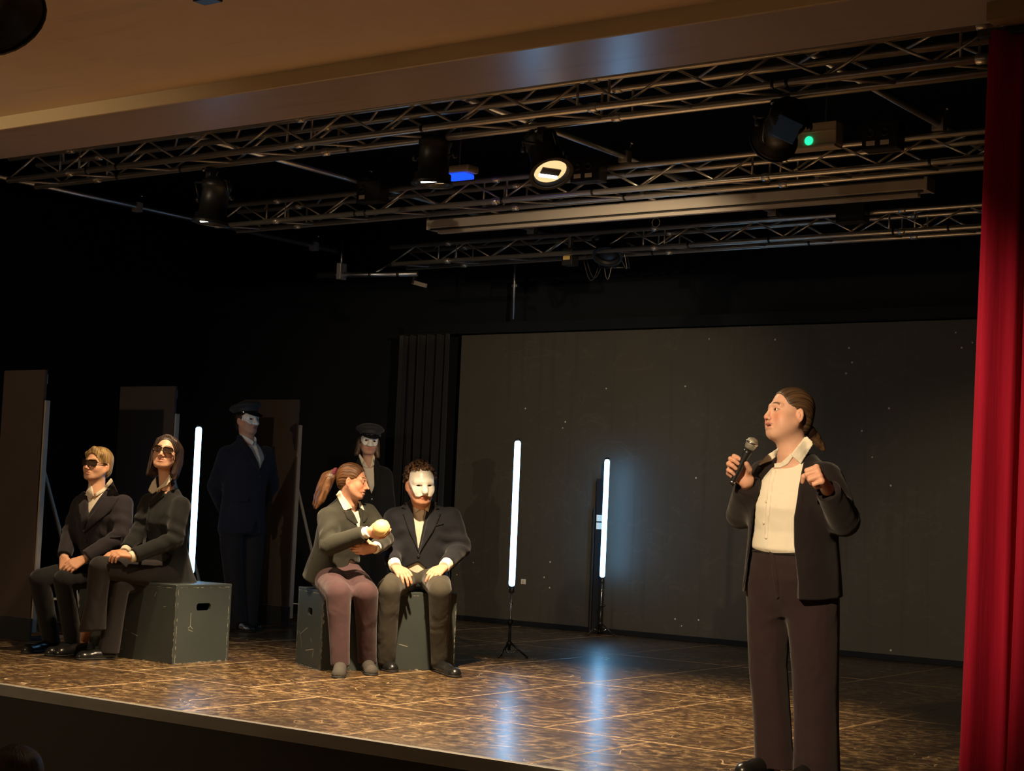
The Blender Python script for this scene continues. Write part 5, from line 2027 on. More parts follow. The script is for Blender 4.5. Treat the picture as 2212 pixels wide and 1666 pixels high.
def leg(fig, st, heel, toe, r_mid, r_hem, out=0.0):
    """hip and knee stations, then the shin down to the shoe standing between heel and toe"""
    h, t = floor_pt(*heel), floor_pt(*toe)
    an = h + nrm(t - h) * 0.05 + np.array([0, 0, 0.02])
    pts, rad = tapered(fig, st)
    kn = pts[-1]
    mid = kn + (an - kn) * 0.45
    return pts + [mid, an], rad + [r_mid, r_hem]


def jacket_of(fig, st, cuts, arms, mat, k=0.055, h=0.007, fold=0.0028, seed=3, pw=2.1):
    """torso with cut openings and two sleeves; returns (object, Shape)"""
    S = Shape()
    S.loft(fig.T, st, pw=pw)
    for c in cuts:
        S.pxcut(fig, c, 0.5, 0.05)
    disp = []
    for (sh_, el, wr, r0, r1, r2) in arms:
        S.unite(sleeve(sh_, el, wr, r0, r1, r2), k)
        disp.append(ripple(el + 0.15 * nrm(sh_ - el), el + 0.13 * nrm(wr - el), r1, 0.0055, 75, seed))
    o = fig.out('jacket', S, h, mat, None, 2, (fold, 19, seed), disp=both(*disp))
    return o, S


def shirt_of(fig, st, shrink, cuts, mat, lo, hi, h=0.0065):
    S = Shape()
    rows = [(u, max(a - shrink, 0.05), max(b - shrink, 0.05), c) for u, a, b, c in st if lo <= u <= hi]
    S.loft(fig.T, rows, pw=2.1)
    for c in cuts:
        S.pxcut(fig, c, 0.5, 0.05)
    return fig.out('shirt', S, h, mat, None, 1, (0.0015, 24, 12)), S


def trousers_of(fig, pelvis, legs, mat, hems, seed=5, h=0.0075, disp=None, fold=0.0035, flat=True):
    S = Shape()
    S.ell(*pelvis)
    for i, lg in enumerate(legs):
        p, r = lg
        S.chain(p, r, 0.035)
    for z in hems:
        S.plane(*z)
    return fig.out('trousers', S, h, mat, None, 2, (fold, 17, seed), disp=disp), S


# ================================================================== seated man with the white mask
def masked_man():
    fig = Fig('seated man with curly hair, a full white mask and an olive grey suit', (-6.95, 8.55), 11.05, 8)
    J = fig.J
    hip, neck = J(906, 1246, 0.05), J(910, 1088, -0.06)
    fig.torso(hip, neck)
    tl = fig.tl
    st = [(-0.02, 0.205, 0.165, 0.0), (0.10, 0.200, 0.160, 0.0), (0.25, 0.205, 0.150, 0.0), (tl - 0.14, 0.208, 0.135, -0.005), (tl - 0.085, 0.196, 0.112, -0.012),
          (tl - 0.045, 0.150, 0.092, -0.018), (tl - 0.01, 0.10, 0.078, -0.02), (tl + 0.02, 0.072, 0.066, -0.02)]
    shR, shL = J(852, 1120, -0.03), J(974, 1118, -0.02)
    elR, elL = J(838, 1180, -0.06), J(996, 1184, -0.03)
    wrR, wrL = J(853, 1222, -0.27), J(962, 1222, -0.26)
    vee = [(890, 1060), (892, 1080), (896, 1120), (901, 1160), (905, 1188), (913, 1150), (923, 1100), (929, 1060)]
    gap = [(905, 1210), (924, 1226), (922, 1245), (872, 1245), (880, 1222)]
    jk, JS = jacket_of(fig, st, [vee, gap], [(shR, elR, wrR + 0.12 * (elR - wrR), 0.068, 0.066, 0.050), (shL, elL, wrL + 0.12 * (elL - wrL), 0.068, 0.068, 0.050)], 'suit_navy', seed=14)
    sh, SS = shirt_of(fig, st, 0.014, [[(897, 1070), (899, 1088), (905, 1094), (914, 1094), (922, 1080), (924, 1070)]], 'cream_shirt', -0.03, tl + 0.03)
    patch(fig, 'lapel', [JS, SS], [(889, 1084), (876, 1088), (868, 1098), (878, 1101), (871, 1110), (884, 1148), (904, 1192), (898, 1150), (891, 1104)], 'suit_navy', jk, 0.009, 0.012)
    patch(fig, 'lapel', [JS, SS], [(931, 1084), (944, 1088), (948, 1100), (939, 1102), (952, 1108), (938, 1142), (906, 1194), (916, 1150), (928, 1104)], 'suit_navy', jk, 0.009, 0.012)
    patch(fig, 'pocket_welt', [JS], [(937, 1134), (957, 1129), (958, 1133), (938, 1138)], 'suit_navy', jk, 0.006, 0.008, 2.5)
    px_button(fig, [JS], 904, 1201, 'button_dark', 0.010, jk)
    # cuffs
    for a, b in ((wrR, elR), (wrL, elL)):
        cuff(fig, a, b, 0.038, 0.044, 'white_shirt', sh, -0.022, 0.04)
    # trousers
    legs = [leg(fig, [(882, 1250, 0.02, 0.094), (858, 1260, -0.22, 0.086), (841, 1273, -0.42, 0.076)], (826, 1446), (851, 1453), 0.066, 0.056),
            leg(fig, [(934, 1250, 0.02, 0.094), (944, 1260, -0.22, 0.086), (950, 1275, -0.42, 0.077)], (943, 1449), (986, 1464), 0.064, 0.054)]
    kR, kL = J(841, 1272, -0.42), J(950, 1274, -0.42)
    tr, TS = trousers_of(fig, (J(908, 1240, 0.05), [0.19, 0.16, 0.12], None, 0.0), legs, 'trouser_olive', [([0, 0, 0.035], [0, 0, -1])], 8,
                         disp=both(ripple(kR + [0, 0, -0.08], kR + 0.25 * nrm(J(858, 1260, -0.22) - kR), 0.08, 0.0013, 85), ripple(kL + [0, 0, -0.08], kL + 0.25 * nrm(J(944, 1260, -0.22) - kL), 0.08, 0.0013, 85, 2)))
    # head and hands
    sc = 1.10
    H = head_frame(J(908, 1047, -0.14), fig.facing(16, -4), -2)
    R = np.stack(H[1:], 1)
    HS = head_shape(H, sc, 1.0, 1.02, eyes=False, face_w=1.05)
    FS = head_shape(H, sc, 0.9, 1.0, eyes=False, lips=False, ears=False, face_w=1.05, wings=False)
    HS.cone(hp(H, 0, -0.015, -0.060, sc), neck + np.array([0, 0, 0.01]), 0.060, 0.066, 0.03)
    chest_skin(HS, fig, tl)
    skin = np.array([0.64, 0.33, 0.21])
    hR, hL = Shape(), Shape()
    hand(hR, wrR, iv(fig, 0.45, -0.42, 0.62), iv(fig, -0.1, -0.85, -0.45), True, [(0.35, 0.45, 0.3), (0.4, 0.45, 0.3), (0.45, 0.5, 0.3), (0.5, 0.5, 0.3)], ((0.7, 0.55, 0.1), (0.35, 0.9, 0.2), (0.1, 0.95, 0.3)), 1.08, 0.18, elR, 0.030)
    hand(hL, wrL, iv(fig, -0.55, -0.45, 0.55), iv(fig, 0.1, -0.85, -0.45), False, [(0.35, 0.45, 0.3), (0.4, 0.45, 0.3), (0.45, 0.5, 0.3), (0.5, 0.5, 0.3)], ((0.7, 0.55, 0.1), (0.35, 0.9, 0.2), (0.1, 0.95, 0.3)), 1.08, 0.18, elL, 0.030)
    LEGS = [(lg[0][0], lg[0][-3], lg[0][-1]) for lg in legs]
    B = Shape().loft(fig.T, [(0.0, 0.15, 0.11, 0), (0.3, 0.15, 0.10, 0), (tl - 0.1, 0.13, 0.08, 0)])
    limbs(B, [(shR, elR, wrR), (shL, elL, wrL)] + LEGS)
    body_mesh(fig, [(HS, 0.0032, face_tint(H, sc, skin, flush=0.5, brows=False, lip=(0.42, 0.11, 0.08))), (hR, 0.0032, skin), (hL, 0.0032, skin), (B, 0.015, skin)])
    mask_on(fig, H, sc, FS, [(-0.070, 0.075), (-0.048, 0.108), (0.0, 0.122), (0.048, 0.108), (0.070, 0.075), (0.078, 0.02), (0.066, -0.035), (0.050, -0.066), (0.030, -0.067), (0.014, -0.059), (0, -0.057), (-0.014, -0.059), (-0.030, -0.067), (-0.050, -0.066), (-0.066, -0.035), (-0.078, 0.02)],
            [(-0.031, 0.0, 0.0165, 0.0058), (0.031, 0.0, 0.0165, 0.0058)], grow=0.010)
    rr = random.Random(5)
    S = Shape()
    S.ell(hp(H, 0, -0.022, 0.040, sc), np.array([0.074, 0.085, 0.074]) * sc, R)
    for k in range(800):
        th = rr.uniform(0, 2 * math.pi)
        ph = rr.uniform(-0.35, 1.57)
        x, y, z = math.cos(ph) * math.sin(th), math.cos(ph) * math.cos(th), math.sin(ph)
        if y > 0.35 and z < 0.55:
            continue
        if z < 0.0 and y > -0.1:
            continue
        g = rr.uniform(1.02, 1.27)
        q = hp(H, 0.080 * x * g, -0.018 + 0.096 * y * g, 0.036 + 0.086 * z * g, sc)
        r = rr.uniform(0.0050, 0.0090) * sc
        S.ell(q, [r, r * rr.uniform(0.6, 1.0), r * rr.uniform(0.7, 1.3)], R, 0.002)
    fig.out('hair', S, 0.0034, 'hair_curly', None, 0, tint=hair_coords(H, 'curl'), disp=lambda V: 0.0012 * wav(V, 300, 2))
    # collar
    patch(fig, 'collar', [JS, SS], [(893, 1076), (891, 1084), (898, 1108), (912, 1098), (903, 1090)], 'cream_shirt', sh, 0.006, 0.010, 2.5)
    patch(fig, 'collar', [JS, SS], [(929, 1080), (931, 1086), (925, 1106), (914, 1098), (921, 1091)], 'cream_shirt', sh, 0.006, 0.010, 2.5)
    patch(fig, 'placket', [SS], [(909, 1098), (917, 1100), (909, 1180), (904, 1178)], 'cream_shirt', sh, 0.003, 0.007, 3)
    S = Shape().loft(fig.T, [(0.0, 0.186, 0.146, 0.0), (0.035, 0.184, 0.146, 0.0)])
    fig.out('belt', S, 0.006, 'belt', tr, 1)
    shoe(fig, floor_pt(826, 1446), floor_pt(851, 1453), 0.045)
    shoe(fig, floor_pt(943, 1449), floor_pt(986, 1464), 0.045)


# ================================================================== seated woman with the ponytail
def ponytail_woman():
    fig = Fig('seated woman with a ponytail and olive blazer holding a golden ball', (-7.15, 8.20), 10.90, 32)
    J = fig.J
    hip, neck = J(716, 1238, 0.0), J(753, 1086, -0.10)
    fig.torso(hip, neck)
    tl = fig.tl
    st = [(-0.05, 0.188, 0.155, 0.0), (0.04, 0.180, 0.148, 0.0), (0.16, 0.160, 0.136, 0.0), (0.28, 0.172, 0.140, 0.005), (tl - 0.13, 0.172, 0.122, 0.0), (tl - 0.08, 0.162, 0.102, -0.008),
          (tl - 0.045, 0.125, 0.086, -0.014), (tl - 0.01, 0.085, 0.072, -0.016), (tl + 0.02, 0.066, 0.060, -0.016)]
    shR, shL = J(708, 1118, -0.20), J(794, 1108, -0.02)
    elR, elL = J(711, 1180, -0.30), J(832, 1166, -0.10)
    wrR, wrL = J(793, 1150, -0.42), J(810, 1184, -0.32)
    vee = [(745, 1055), (757, 1096), (766, 1112), (780, 1143), (783, 1120), (778, 1100), (780, 1060)]
    low = [(760, 1205), (806, 1245), (806, 1260), (750, 1260), (752, 1225)]
    jk, JS = jacket_of(fig, st, [vee, low], [(shR, elR, wrR + 0.06 * (elR - wrR), 0.066, 0.062, 0.047), (shL, elL, wrL + 0.10 * (elL - wrL), 0.064, 0.060, 0.046)], 'suit_olive', seed=23, fold=0.003)
    sh, SS = shirt_of(fig, st, 0.013, [[(760, 1060), (764, 1095), (770, 1106), (776, 1098), (776, 1060)]], 'white_shirt', -0.08, tl + 0.03)
    legs = [leg(fig, [(706, 1248, 0.0, 0.104), (717, 1262, -0.22, 0.096), (731, 1284, -0.42, 0.082)], (735, 1453), (731, 1466), 0.066, 0.058),
            leg(fig, [(750, 1246, 0.03, 0.100), (772, 1262, -0.20, 0.090), (790, 1282, -0.38, 0.080)], (792, 1447), (803, 1460), 0.066, 0.060)]
    kR, kL = J(731, 1282, -0.43), J(790, 1280, -0.38)
    tr, TS = trousers_of(fig, (J(722, 1238, 0.0), [0.17, 0.16, 0.11], None, 0.0), legs, 'trouser_mauve', [([0, 0, 0.045], [0, 0, -1])], 31,
                         disp=both(ripple(kR + [0, 0, -0.06], kR + 0.28 * nrm(J(716, 1262, -0.22) - kR), 0.1, 0.0013, 90), ripple(kL + [0, 0, -0.06], kL + 0.25 * nrm(J(772, 1262, -0.2) - kL), 0.09, 0.0013, 90, 1)))
    sc = 0.97
    H = head_frame(J(762, 1039, -0.12), fig.facing(76, -6), 2)
    R = np.stack(H[1:], 1)
    HS = head_shape(H, sc, 1.45, 1.0, mouth_open=0.004, smile=0.006, face_w=1.05)
    HS.cone(hp(H, 0, -0.020, -0.060, sc), neck + np.array([0, 0, 0.005]), 0.050, 0.058, 0.03)
    chest_skin(HS, fig, tl)
    skin = np.array([0.64, 0.34, 0.22])
    hR, hL = Shape(), Shape()
    hand(hR, wrR, iv(fig, 0.86, -0.10, 0.35), iv(fig, 0.25, 0.45, -0.80), True, [(0.45, 0.6, 0.4), (0.5, 0.6, 0.4), (0.55, 0.6, 0.4), (0.6, 0.6, 0.4)], ((0.7, 0.5, 0.4), (0.4, 0.85, 0.3), (0.2, 0.9, 0.4)), 0.98, 0.1, elR, 0.027)
    hand(hL, wrL, iv(fig, -0.90, -0.12, 0.25), iv(fig, 0.1, 0.25, -0.95), False, [(0.25, 0.4, 0.3), (0.3, 0.4, 0.3), (0.35, 0.45, 0.3), (0.4, 0.5, 0.3)], None, 0.98, 0.05, elL, 0.027)
    LEGS = [(lg[0][0], lg[0][-3], lg[0][-1]) for lg in legs]
    B = Shape().loft(fig.T, [(0.0, 0.14, 0.11, 0), (0.3, 0.13, 0.10, 0), (tl - 0.1, 0.11, 0.07, 0)])
    limbs(B, [(shR, elR, wrR), (shL, elL, wrL)] + LEGS)
    body = body_mesh(fig, [(HS, 0.003, face_tint(H, sc, skin, flush=0.7, brow=(0.10, 0.045, 0.025))), (hR, 0.003, skin), (hL, 0.003, skin), (B, 0.015, skin)])
    eyeballs(fig, H, sc, body)
    S = Shape().ell(hp(H, 0, 0.080, -0.066, sc), np.array([0.018, 0.009, 0.004]) * sc, R)
    fig.out('teeth', S, 0.002, 'teeth', body, 1)
    S = Shape()
    S.ell(hp(H, 0, -0.018, 0.034, sc), np.array([0.080, 0.098, 0.086]) * sc, R)
    S.ell(hp(H, 0, -0.060, -0.020, sc), np.array([0.058, 0.044, 0.055]) * sc, R, 0.03)
    S.ell(hp(H, 0, 0.102, -0.014, sc), np.array([0.092, 0.090, 0.094]) * sc, R, 0.006, 's')
    for sx in (-1, 1):
        S.ell(hp(H, sx * 0.085, 0.040, -0.050, sc), np.array([0.050, 0.060, 0.066]) * sc, R, 0.006, 's')
        S.ell(hp(H, sx * 0.086, -0.008, -0.018, sc), np.array([0.022, 0.022, 0.034]) * sc, R, 0.004, 's')
    hr = fig.out('hair', S, 0.0038, 'hair_auburn', None, 1, tint=hair_coords(H), disp=lambda V: 0.0010 * np.sin(np.arctan2((V - H[0]) @ H[1], (V - H[0]) @ H[3] + 0.05) * 50 + 3 * wav(V, 30, 3)))
    S = Shape()
    for dx, dy, dd in ((0, 0, 0.0), (-5, -3, 0.03), (3, 6, -0.03), (-2, 5, 0.02)):
        S.chain([J(724 + dx * 0.3, 1022 + dy * 0.3, -0.09), J(709 + dx, 1032 + dy, -0.08 + dd), J(699 + dx, 1055 + dy, -0.10 + dd), J(690 + dx, 1075 + dy, -0.11 + dd), J(681 + dx * 0.6, 1093 + dy, -0.12 + dd)], [0.022, 0.030, 0.030, 0.024, 0.008], 0.012)
    fig.out('ponytail', S, 0.004, 'hair_auburn', hr, 1, tint=hair_coords(H, 'down'), disp=lambda V: 0.0050 * wav(V * np.array([1, 1, 0.35]), 150, 8))
    S = Shape()
    for k in range(9):
        a = 2 * math.pi * k / 9
        S.ell(J(724, 1021, -0.09) + (H[1] * math.cos(a) + H[3] * math.sin(a)) * 0.020, [0.014, 0.014, 0.014], None, 0.004)
    fig.out('hair_tie', S, 0.004, 'scrunchie', hr, 1)
    # collar and lapels
    patch(fig, 'collar', [JS, SS, HS], [(735, 1060), (728, 1070), (742, 1102), (746, 1103), (761, 1097), (752, 1085), (742, 1072)], 'white_shirt', sh, 0.008, 0.012, 2.5, 3)
    patch(fig, 'collar', [JS, SS, HS], [(771, 1083), (776, 1088), (777, 1098), (787, 1105), (783, 1096), (777, 1084)], 'white_shirt', sh, 0.007, 0.010, 2.5, 3)
    patch(fig, 'lapel', [JS, SS], [(742, 1105), (749, 1121), (766, 1134), (772, 1130), (764, 1112), (758, 1102)], 'suit_olive', jk, 0.008, 0.011)
    patch(fig, 'lapel', [JS, SS], [(784, 1102), (793, 1105), (796, 1112), (794, 1120), (788, 1128), (784, 1130), (783, 1118)], 'suit_olive', jk, 0.008, 0.011)
    for a, b in ((wrR, elR), (wrL, elL)):
        cuff(fig, a, b, 0.034, 0.040, 'white_shirt', sh, -0.012, 0.04)
    shoe(fig, floor_pt(735, 1453), floor_pt(731, 1466), 0.046, mat='shoe_suede')
    shoe(fig, floor_pt(792, 1447), floor_pt(803, 1460), 0.046, mat='shoe_suede')
    # the ball in her hand
    bc = J(824, 1141, -0.47)
    o = thing('golden_ball', 'small golden ball held up by the woman with the ponytail', 'ball', tuple(bc - np.array([0, 0, 0.055])))
    bm = bmesh.new()
    bmesh.ops.create_uvsphere(bm, u_segments=28, v_segments=20, radius=0.055, matrix=Matrix.Translation((0, 0, 0.055)))
    part('shell', bm, 'gold_ball', o, True)
    part('seam', tube([(0.0556 * math.cos(t), 0.0556 * math.sin(t) * 0.4, 0.055 + 0.0556 * math.sin(t) * 0.916) for t in [k * math.pi / 18 for k in range(37)]], 0.0012, 6), 'gold_ball', o, True)


M['gold_ball'] = simple('golden_lacquer', (0.88, 0.62, 0.27), 0.35, var=0.15, scale=14)


# ================================================================== seated blond person in sunglasses
def blond_sitter():
    fig = Fig('seated person with short blond hair, sunglasses and a dark mauve suit', (-8.62, 7.62), 11.20, -42)
    J = fig.J
    hip, neck = J(234, 1226, 0.04), J(208, 1062, -0.04)
    fig.torso(hip, neck)
    tl = fig.tl
    st = [(-0.05, 0.195, 0.155, 0.0), (0.06, 0.185, 0.145, 0.0), (0.20, 0.178, 0.138, 0.0), (tl - 0.15, 0.182, 0.125, 0.0), (tl - 0.09, 0.176, 0.106, -0.010),
          (tl - 0.05, 0.140, 0.088, -0.016), (tl - 0.01, 0.092, 0.072, -0.018), (tl + 0.02, 0.066, 0.060, -0.018)]
    shR, shL = J(176, 1090, 0.10), J(266, 1090, -0.09)
    elR, elL = J(152, 1152, 0.06), J(264, 1160, -0.20)
    wrR, wrL = J(138, 1205, -0.12), J(182, 1208, -0.34)
    vee = [(180, 1045), (186, 1064), (193, 1084), (193, 1119), (205, 1100), (232, 1060), (240, 1045)]
    jk, JS = jacket_of(fig, st, [vee], [(shR, elR, wrR + 0.06 * (elR - wrR), 0.064, 0.060, 0.046), (shL, elL, wrL + 0.06 * (elL - wrL), 0.066, 0.064, 0.050)], 'suit_lilac', seed=41)
    sh, SS = shirt_of(fig, st, 0.013, [[(196, 1045), (200, 1060), (203, 1078), (214, 1070), (218, 1045)]], 'cream_shirt', -0.06, tl + 0.03)
    legs = [leg(fig, [(206, 1238, 0.10, 0.092), (150, 1240, -0.05, 0.084), (86, 1253, -0.22, 0.070)], (122, 1404), (52, 1412), 0.062, 0.058),
            leg(fig, [(244, 1240, -0.05, 0.092), (192, 1244, -0.22, 0.084), (138, 1253, -0.38, 0.070)], (168, 1408), (104, 1418), 0.062, 0.058)]
    kR, kL = J(86, 1252, -0.2), J(138, 1252, -0.38)
    tr, TS = trousers_of(fig, (J(228, 1228, 0.04), [0.17, 0.16, 0.11], None, 0.0), legs, 'trouser_black', [([0, 0, 0.05], [0, 0, -1])], 44,
                         disp=both(ripple(kR + [0, 0, -0.08], kR + 0.2 * nrm(J(150, 1240, -0.05) - kR), 0.08, 0.0013, 75), ripple(kL + [0, 0, -0.08], kL + 0.2 * nrm(J(192, 1244, -0.22) - kL), 0.08, 0.0013, 75)))
    sc = 0.98
    H = head_frame(J(211, 1004, -0.03), fig.facing(-41, 6), 2)
    R = np.stack(H[1:], 1)
    HS = head_shape(H, sc, 0.85, 1.0, face_w=1.14, eyes=True, mouth_w=0.003)
    HS.cone(hp(H, 0, -0.015, -0.060, sc), neck + np.array([0, 0, 0.0]), 0.050, 0.058, 0.03)
    chest_skin(HS, fig, tl)
    skin = np.array([0.64, 0.36, 0.22])
    hR, hL = Shape(), Shape()
    hand(hR, wrR, iv(fig, 0.15, -0.75, 0.55), iv(fig, 0.35, -0.55, -0.75), True, [(0.35, 0.5, 0.4)] * 4, None, 1.0, 0.0, elR, 0.027)
    hand(hL, wrL, iv(fig, -0.78, -0.48, 0.25), iv(fig, -0.1, -0.65, -0.75), False, [(0.25, 0.4, 0.3), (0.25, 0.4, 0.3), (0.3, 0.45, 0.3), (0.35, 0.5, 0.3)], ((0.5, 0.7, 0.2), (0.25, 0.9, 0.2), (0.1, 0.95, 0.3)), 1.0, 0.05, elL, 0.027)
    LEGS = [(lg[0][0], lg[0][-3], lg[0][-1]) for lg in legs]
    B = Shape().loft(fig.T, [(0.0, 0.13, 0.10, 0), (0.3, 0.13, 0.09, 0), (tl - 0.1, 0.11, 0.07, 0)])
    limbs(B, [(shR, elR, wrR), (shL, elL, wrL)] + LEGS)
    body = body_mesh(fig, [(HS, 0.003, face_tint(H, sc, skin, flush=0.6, brow=(0.25, 0.14, 0.06))), (hR, 0.0032, skin * [1, 0.93, 0.9]), (hL, 0.0032, skin * [1, 0.93, 0.9]), (B, 0.015, skin)])
    eyeballs(fig, H, sc, body)
    sunglasses(fig, H, sc, 0.006, 0.0315, 0.0195)
    S = Shape()
    S.ell(hp(H, 0, -0.016, 0.036, sc), np.array([0.084, 0.102, 0.090]) * sc, R)
    S.ell(hp(H, 0, -0.062, -0.030, sc), np.array([0.066, 0.046, 0.062]) * sc, R, 0.03)
    for sx in (-1, 1):
        S.cone(hp(H, sx * 0.004, 0.058, 0.102, sc), hp(H, sx * 0.064, 0.044, 0.066, sc), 0.014 * sc, 0.015 * sc, 0.02)
        S.cone(hp(H, sx * 0.064, 0.044, 0.066, sc), hp(H, sx * 0.078, 0.016, 0.016, sc), 0.015 * sc, 0.010 * sc, 0.01)
    S.ell(hp(H, 0, 0.110, -0.018, sc), np.array([0.074, 0.084, 0.098]) * sc, R, 0.006, 's')
    for sx in (-1, 1):
        S.ell(hp(H, sx * 0.088, 0.026, -0.058, sc), np.array([0.050, 0.060, 0.062]) * sc, R, 0.006, 's')
        S.ell(hp(H, sx * 0.090, -0.008, -0.022, sc), np.array([0.022, 0.020, 0.030]) * sc, R, 0.004, 's')
    fig.out('hair', S, 0.0038, 'hair_blond', None, 1, tint=hair_coords(H, 'down'), disp=lambda V: 0.0012 * np.sin(np.arctan2((V - H[0]) @ H[1], (V - H[0]) @ H[2]) * 46 + 5 * wav(V, 20, 3)) + 0.0012 * wav(V * np.array([1, 1, 0.4]), 120, 4))
    patch(fig, 'collar', [JS, SS, HS], [(198, 1046), (190, 1058), (184, 1068), (196, 1078), (203, 1072), (201, 1060)], 'cream_shirt', sh, 0.006, 0.011, 2.5, 3)
    patch(fig, 'collar', [JS, SS, HS], [(240, 1034), (243, 1040), (226, 1062), (206, 1074), (207, 1066), (222, 1056)], 'cream_shirt', sh, 0.006, 0.011, 2.5, 3)
    patch(fig, 'lapel', [JS, SS], [(244, 1042), (250, 1055), (257, 1070), (244, 1073), (257, 1078), (240, 1105), (182, 1152), (192, 1122), (210, 1098), (233, 1062)], 'suit_lilac', jk, 0.009, 0.012)
    patch(fig, 'lapel', [JS, SS], [(184, 1062), (172, 1070), (168, 1080), (174, 1120), (181, 1148), (192, 1120), (191, 1085)], 'suit_lilac', jk, 0.008, 0.011)
    px_button(fig, [JS], 186, 1168, 'button_dark', 0.009, jk)
    patch(fig, 'pocket_welt', [JS], [(238, 1160), (262, 1158), (262, 1162), (238, 1164)], 'suit_lilac', jk, 0.006, 0.008, 2.5)
    shoe(fig, floor_pt(122, 1404), floor_pt(52, 1412), 0.042, 0.11, name='boot')
    shoe(fig, floor_pt(168, 1408), floor_pt(104, 1418), 0.042, 0.11, name='boot')


# ================================================================== seated dark haired woman in sunglasses
def dark_sitter():
    fig = Fig('seated woman with shoulder length dark hair, sunglasses and crossed legs', (-8.20, 7.62), 10.95, -40)
    J = fig.J
    hip, neck = J(354, 1232, 0.05), J(362, 1062, 0.0)
    fig.torso(hip, neck)
    tl = fig.tl
    st = [(-0.115, 0.235, 0.215, -0.02), (-0.02, 0.195, 0.172, -0.01), (0.16, 0.148, 0.128, 0.0), (tl - 0.19, 0.155, 0.132, 0.006), (tl - 0.13, 0.160, 0.118, 0.0), (tl - 0.085, 0.155, 0.100, -0.008),
          (tl - 0.05, 0.125, 0.084, -0.014), (tl - 0.01, 0.085, 0.070, -0.016), (tl + 0.02, 0.062, 0.058, -0.016)]
    shR, shL = J(322, 1084, 0.09), J(392, 1090, -0.10)
    elR, elL = J(300, 1150, 0.02), J(378, 1166, -0.20)
    wrR, wrL = J(270, 1192, -0.20), J(284, 1203, -0.36)
    vee = [(318, 1040), (322, 1065), (324, 1083), (332, 1074), (352, 1055), (372, 1035)]
    jk, JS = jacket_of(fig, st, [vee], [(shR, elR, wrR + 0.10 * (elR - wrR), 0.054, 0.055, 0.043), (shL, elL, wrL + 0.06 * (elL - wrL), 0.055, 0.058, 0.047)], 'suit_black', 0.075, seed=52)
    sh, SS = shirt_of(fig, st, 0.012, [[(338, 1035), (336, 1058), (340, 1064), (350, 1048), (356, 1035)]], 'cream_shirt', -0.10, tl + 0.03)
    legs = [tapered(fig, [(368, 1242, -0.02, 0.092), (292, 1236, -0.20, 0.084), (216, 1225, -0.36, 0.070), (209, 1290, -0.34, 0.068), (198, 1372, -0.31, 0.088)]),
            leg(fig, [(344, 1246, 0.10, 0.092), (302, 1252, -0.08, 0.082), (258, 1263, -0.25, 0.068)], (248, 1424), (166, 1426), 0.062, 0.066)]
    S = Shape()
    S.ell(J(358, 1232, 0.05), [0.16, 0.16, 0.11])
    p, r = legs[1]
    S.chain(p, r, 0.035)
    S.plane([0, 0, 0.04], [0, 0, -1])
    p, r = legs[0]
    T = Shape().chain(p, r, 0.0)
    T.plane(J(198, 1364, -0.31), nrm(iv(fig, 0.12, -0.98, 0.1)))
    # one piece: both legs share the seat
    S2 = Shape()
    S2.ell(J(358, 1232, 0.05), [0.16, 0.16, 0.11])
    S2.chain(p[:3], r[:3], 0.035)
    kL = J(216, 1225, -0.36)
    V1, F1 = S.surface(0.0075)
    V2, F2 = T.surface(0.0075)
    V, Fc, _ = merge([(relax(V1, F1, 2), F1, V1), (relax(V2, F2, 2), F2, V2)])
    N = vnormals(V, Fc)
    V = V + N * (0.0035 * wav(V * np.array([1, 1, 0.5]), 17, 61) + ripple(kL + [0, 0, -0.05], kL + 0.2 * nrm(J(292, 1236, -0.24) - kL), 0.09, 0.0013, 75)(V))[:, None]
    to_mesh('trousers', V, Fc, 'trouser_grey', fig.root, fig.base)
    sc = 1.02
    H = head_frame(J(359, 979, -0.03), fig.facing(-14, 12), 7)
    R = np.stack(H[1:], 1)
    HS = head_shape(H, sc, 0.85, 1.0, face_w=1.0)
    HS.cone(hp(H, 0, -0.015, -0.060, sc), neck + np.array([0, 0, 0.0]), 0.044, 0.052, 0.03)
    chest_skin(HS, fig, tl)
    skin = np.array([0.60, 0.34, 0.22])
    hR, hL = Shape(), Shape()
    hand(hR, wrR, iv(fig, -0.85, -0.15, 0.35), iv(fig, 0.0, -0.9, -0.3), True, [(0.2, 0.3, 0.2)] * 4, None, 0.95, 0.0, elR, 0.025)
    hand(hL, wrL + iv(fig, 0, 1, 0) * 0.005, iv(fig, -0.92, 0.12, 0.30), iv(fig, -0.15, -0.85, -0.25), False, [(0.5, 0.65, 0.4), (0.55, 0.65, 0.4), (0.6, 0.7, 0.4), (0.6, 0.7, 0.4)], ((0.5, 0.75, 0.1), (0.2, 0.95, 0.2), (0.1, 0.9, 0.5)), 0.95, 0.05, elL, 0.025)
    LEGS = [(lg[0][0], lg[0][-3], lg[0][-1]) for lg in legs]
    LEGS[0] = (LEGS[0][0], LEGS[0][1], LEGS[0][1] + 0.75 * (LEGS[0][2] - LEGS[0][1]))
    B = Shape().loft(fig.T, [(0.0, 0.12, 0.10, 0), (0.3, 0.12, 0.09, 0), (tl - 0.1, 0.10, 0.07, 0)])
    limbs(B, [(shR, elR, wrR), (shL, elL, wrL)] + LEGS)
    an = Shape()
    h1, t1 = floor_pt(192, 1412), floor_pt(124, 1418)
    z3 = np.array([0, 0, 1.0])
    an.chain([J(192, 1345, -0.32), h1 + nrm(t1 - h1) * 0.05 + z3 * 0.10, h1 + nrm(t1 - h1) * 0.05 + z3 * 0.05], [0.038, 0.030, 0.026], 0.01)
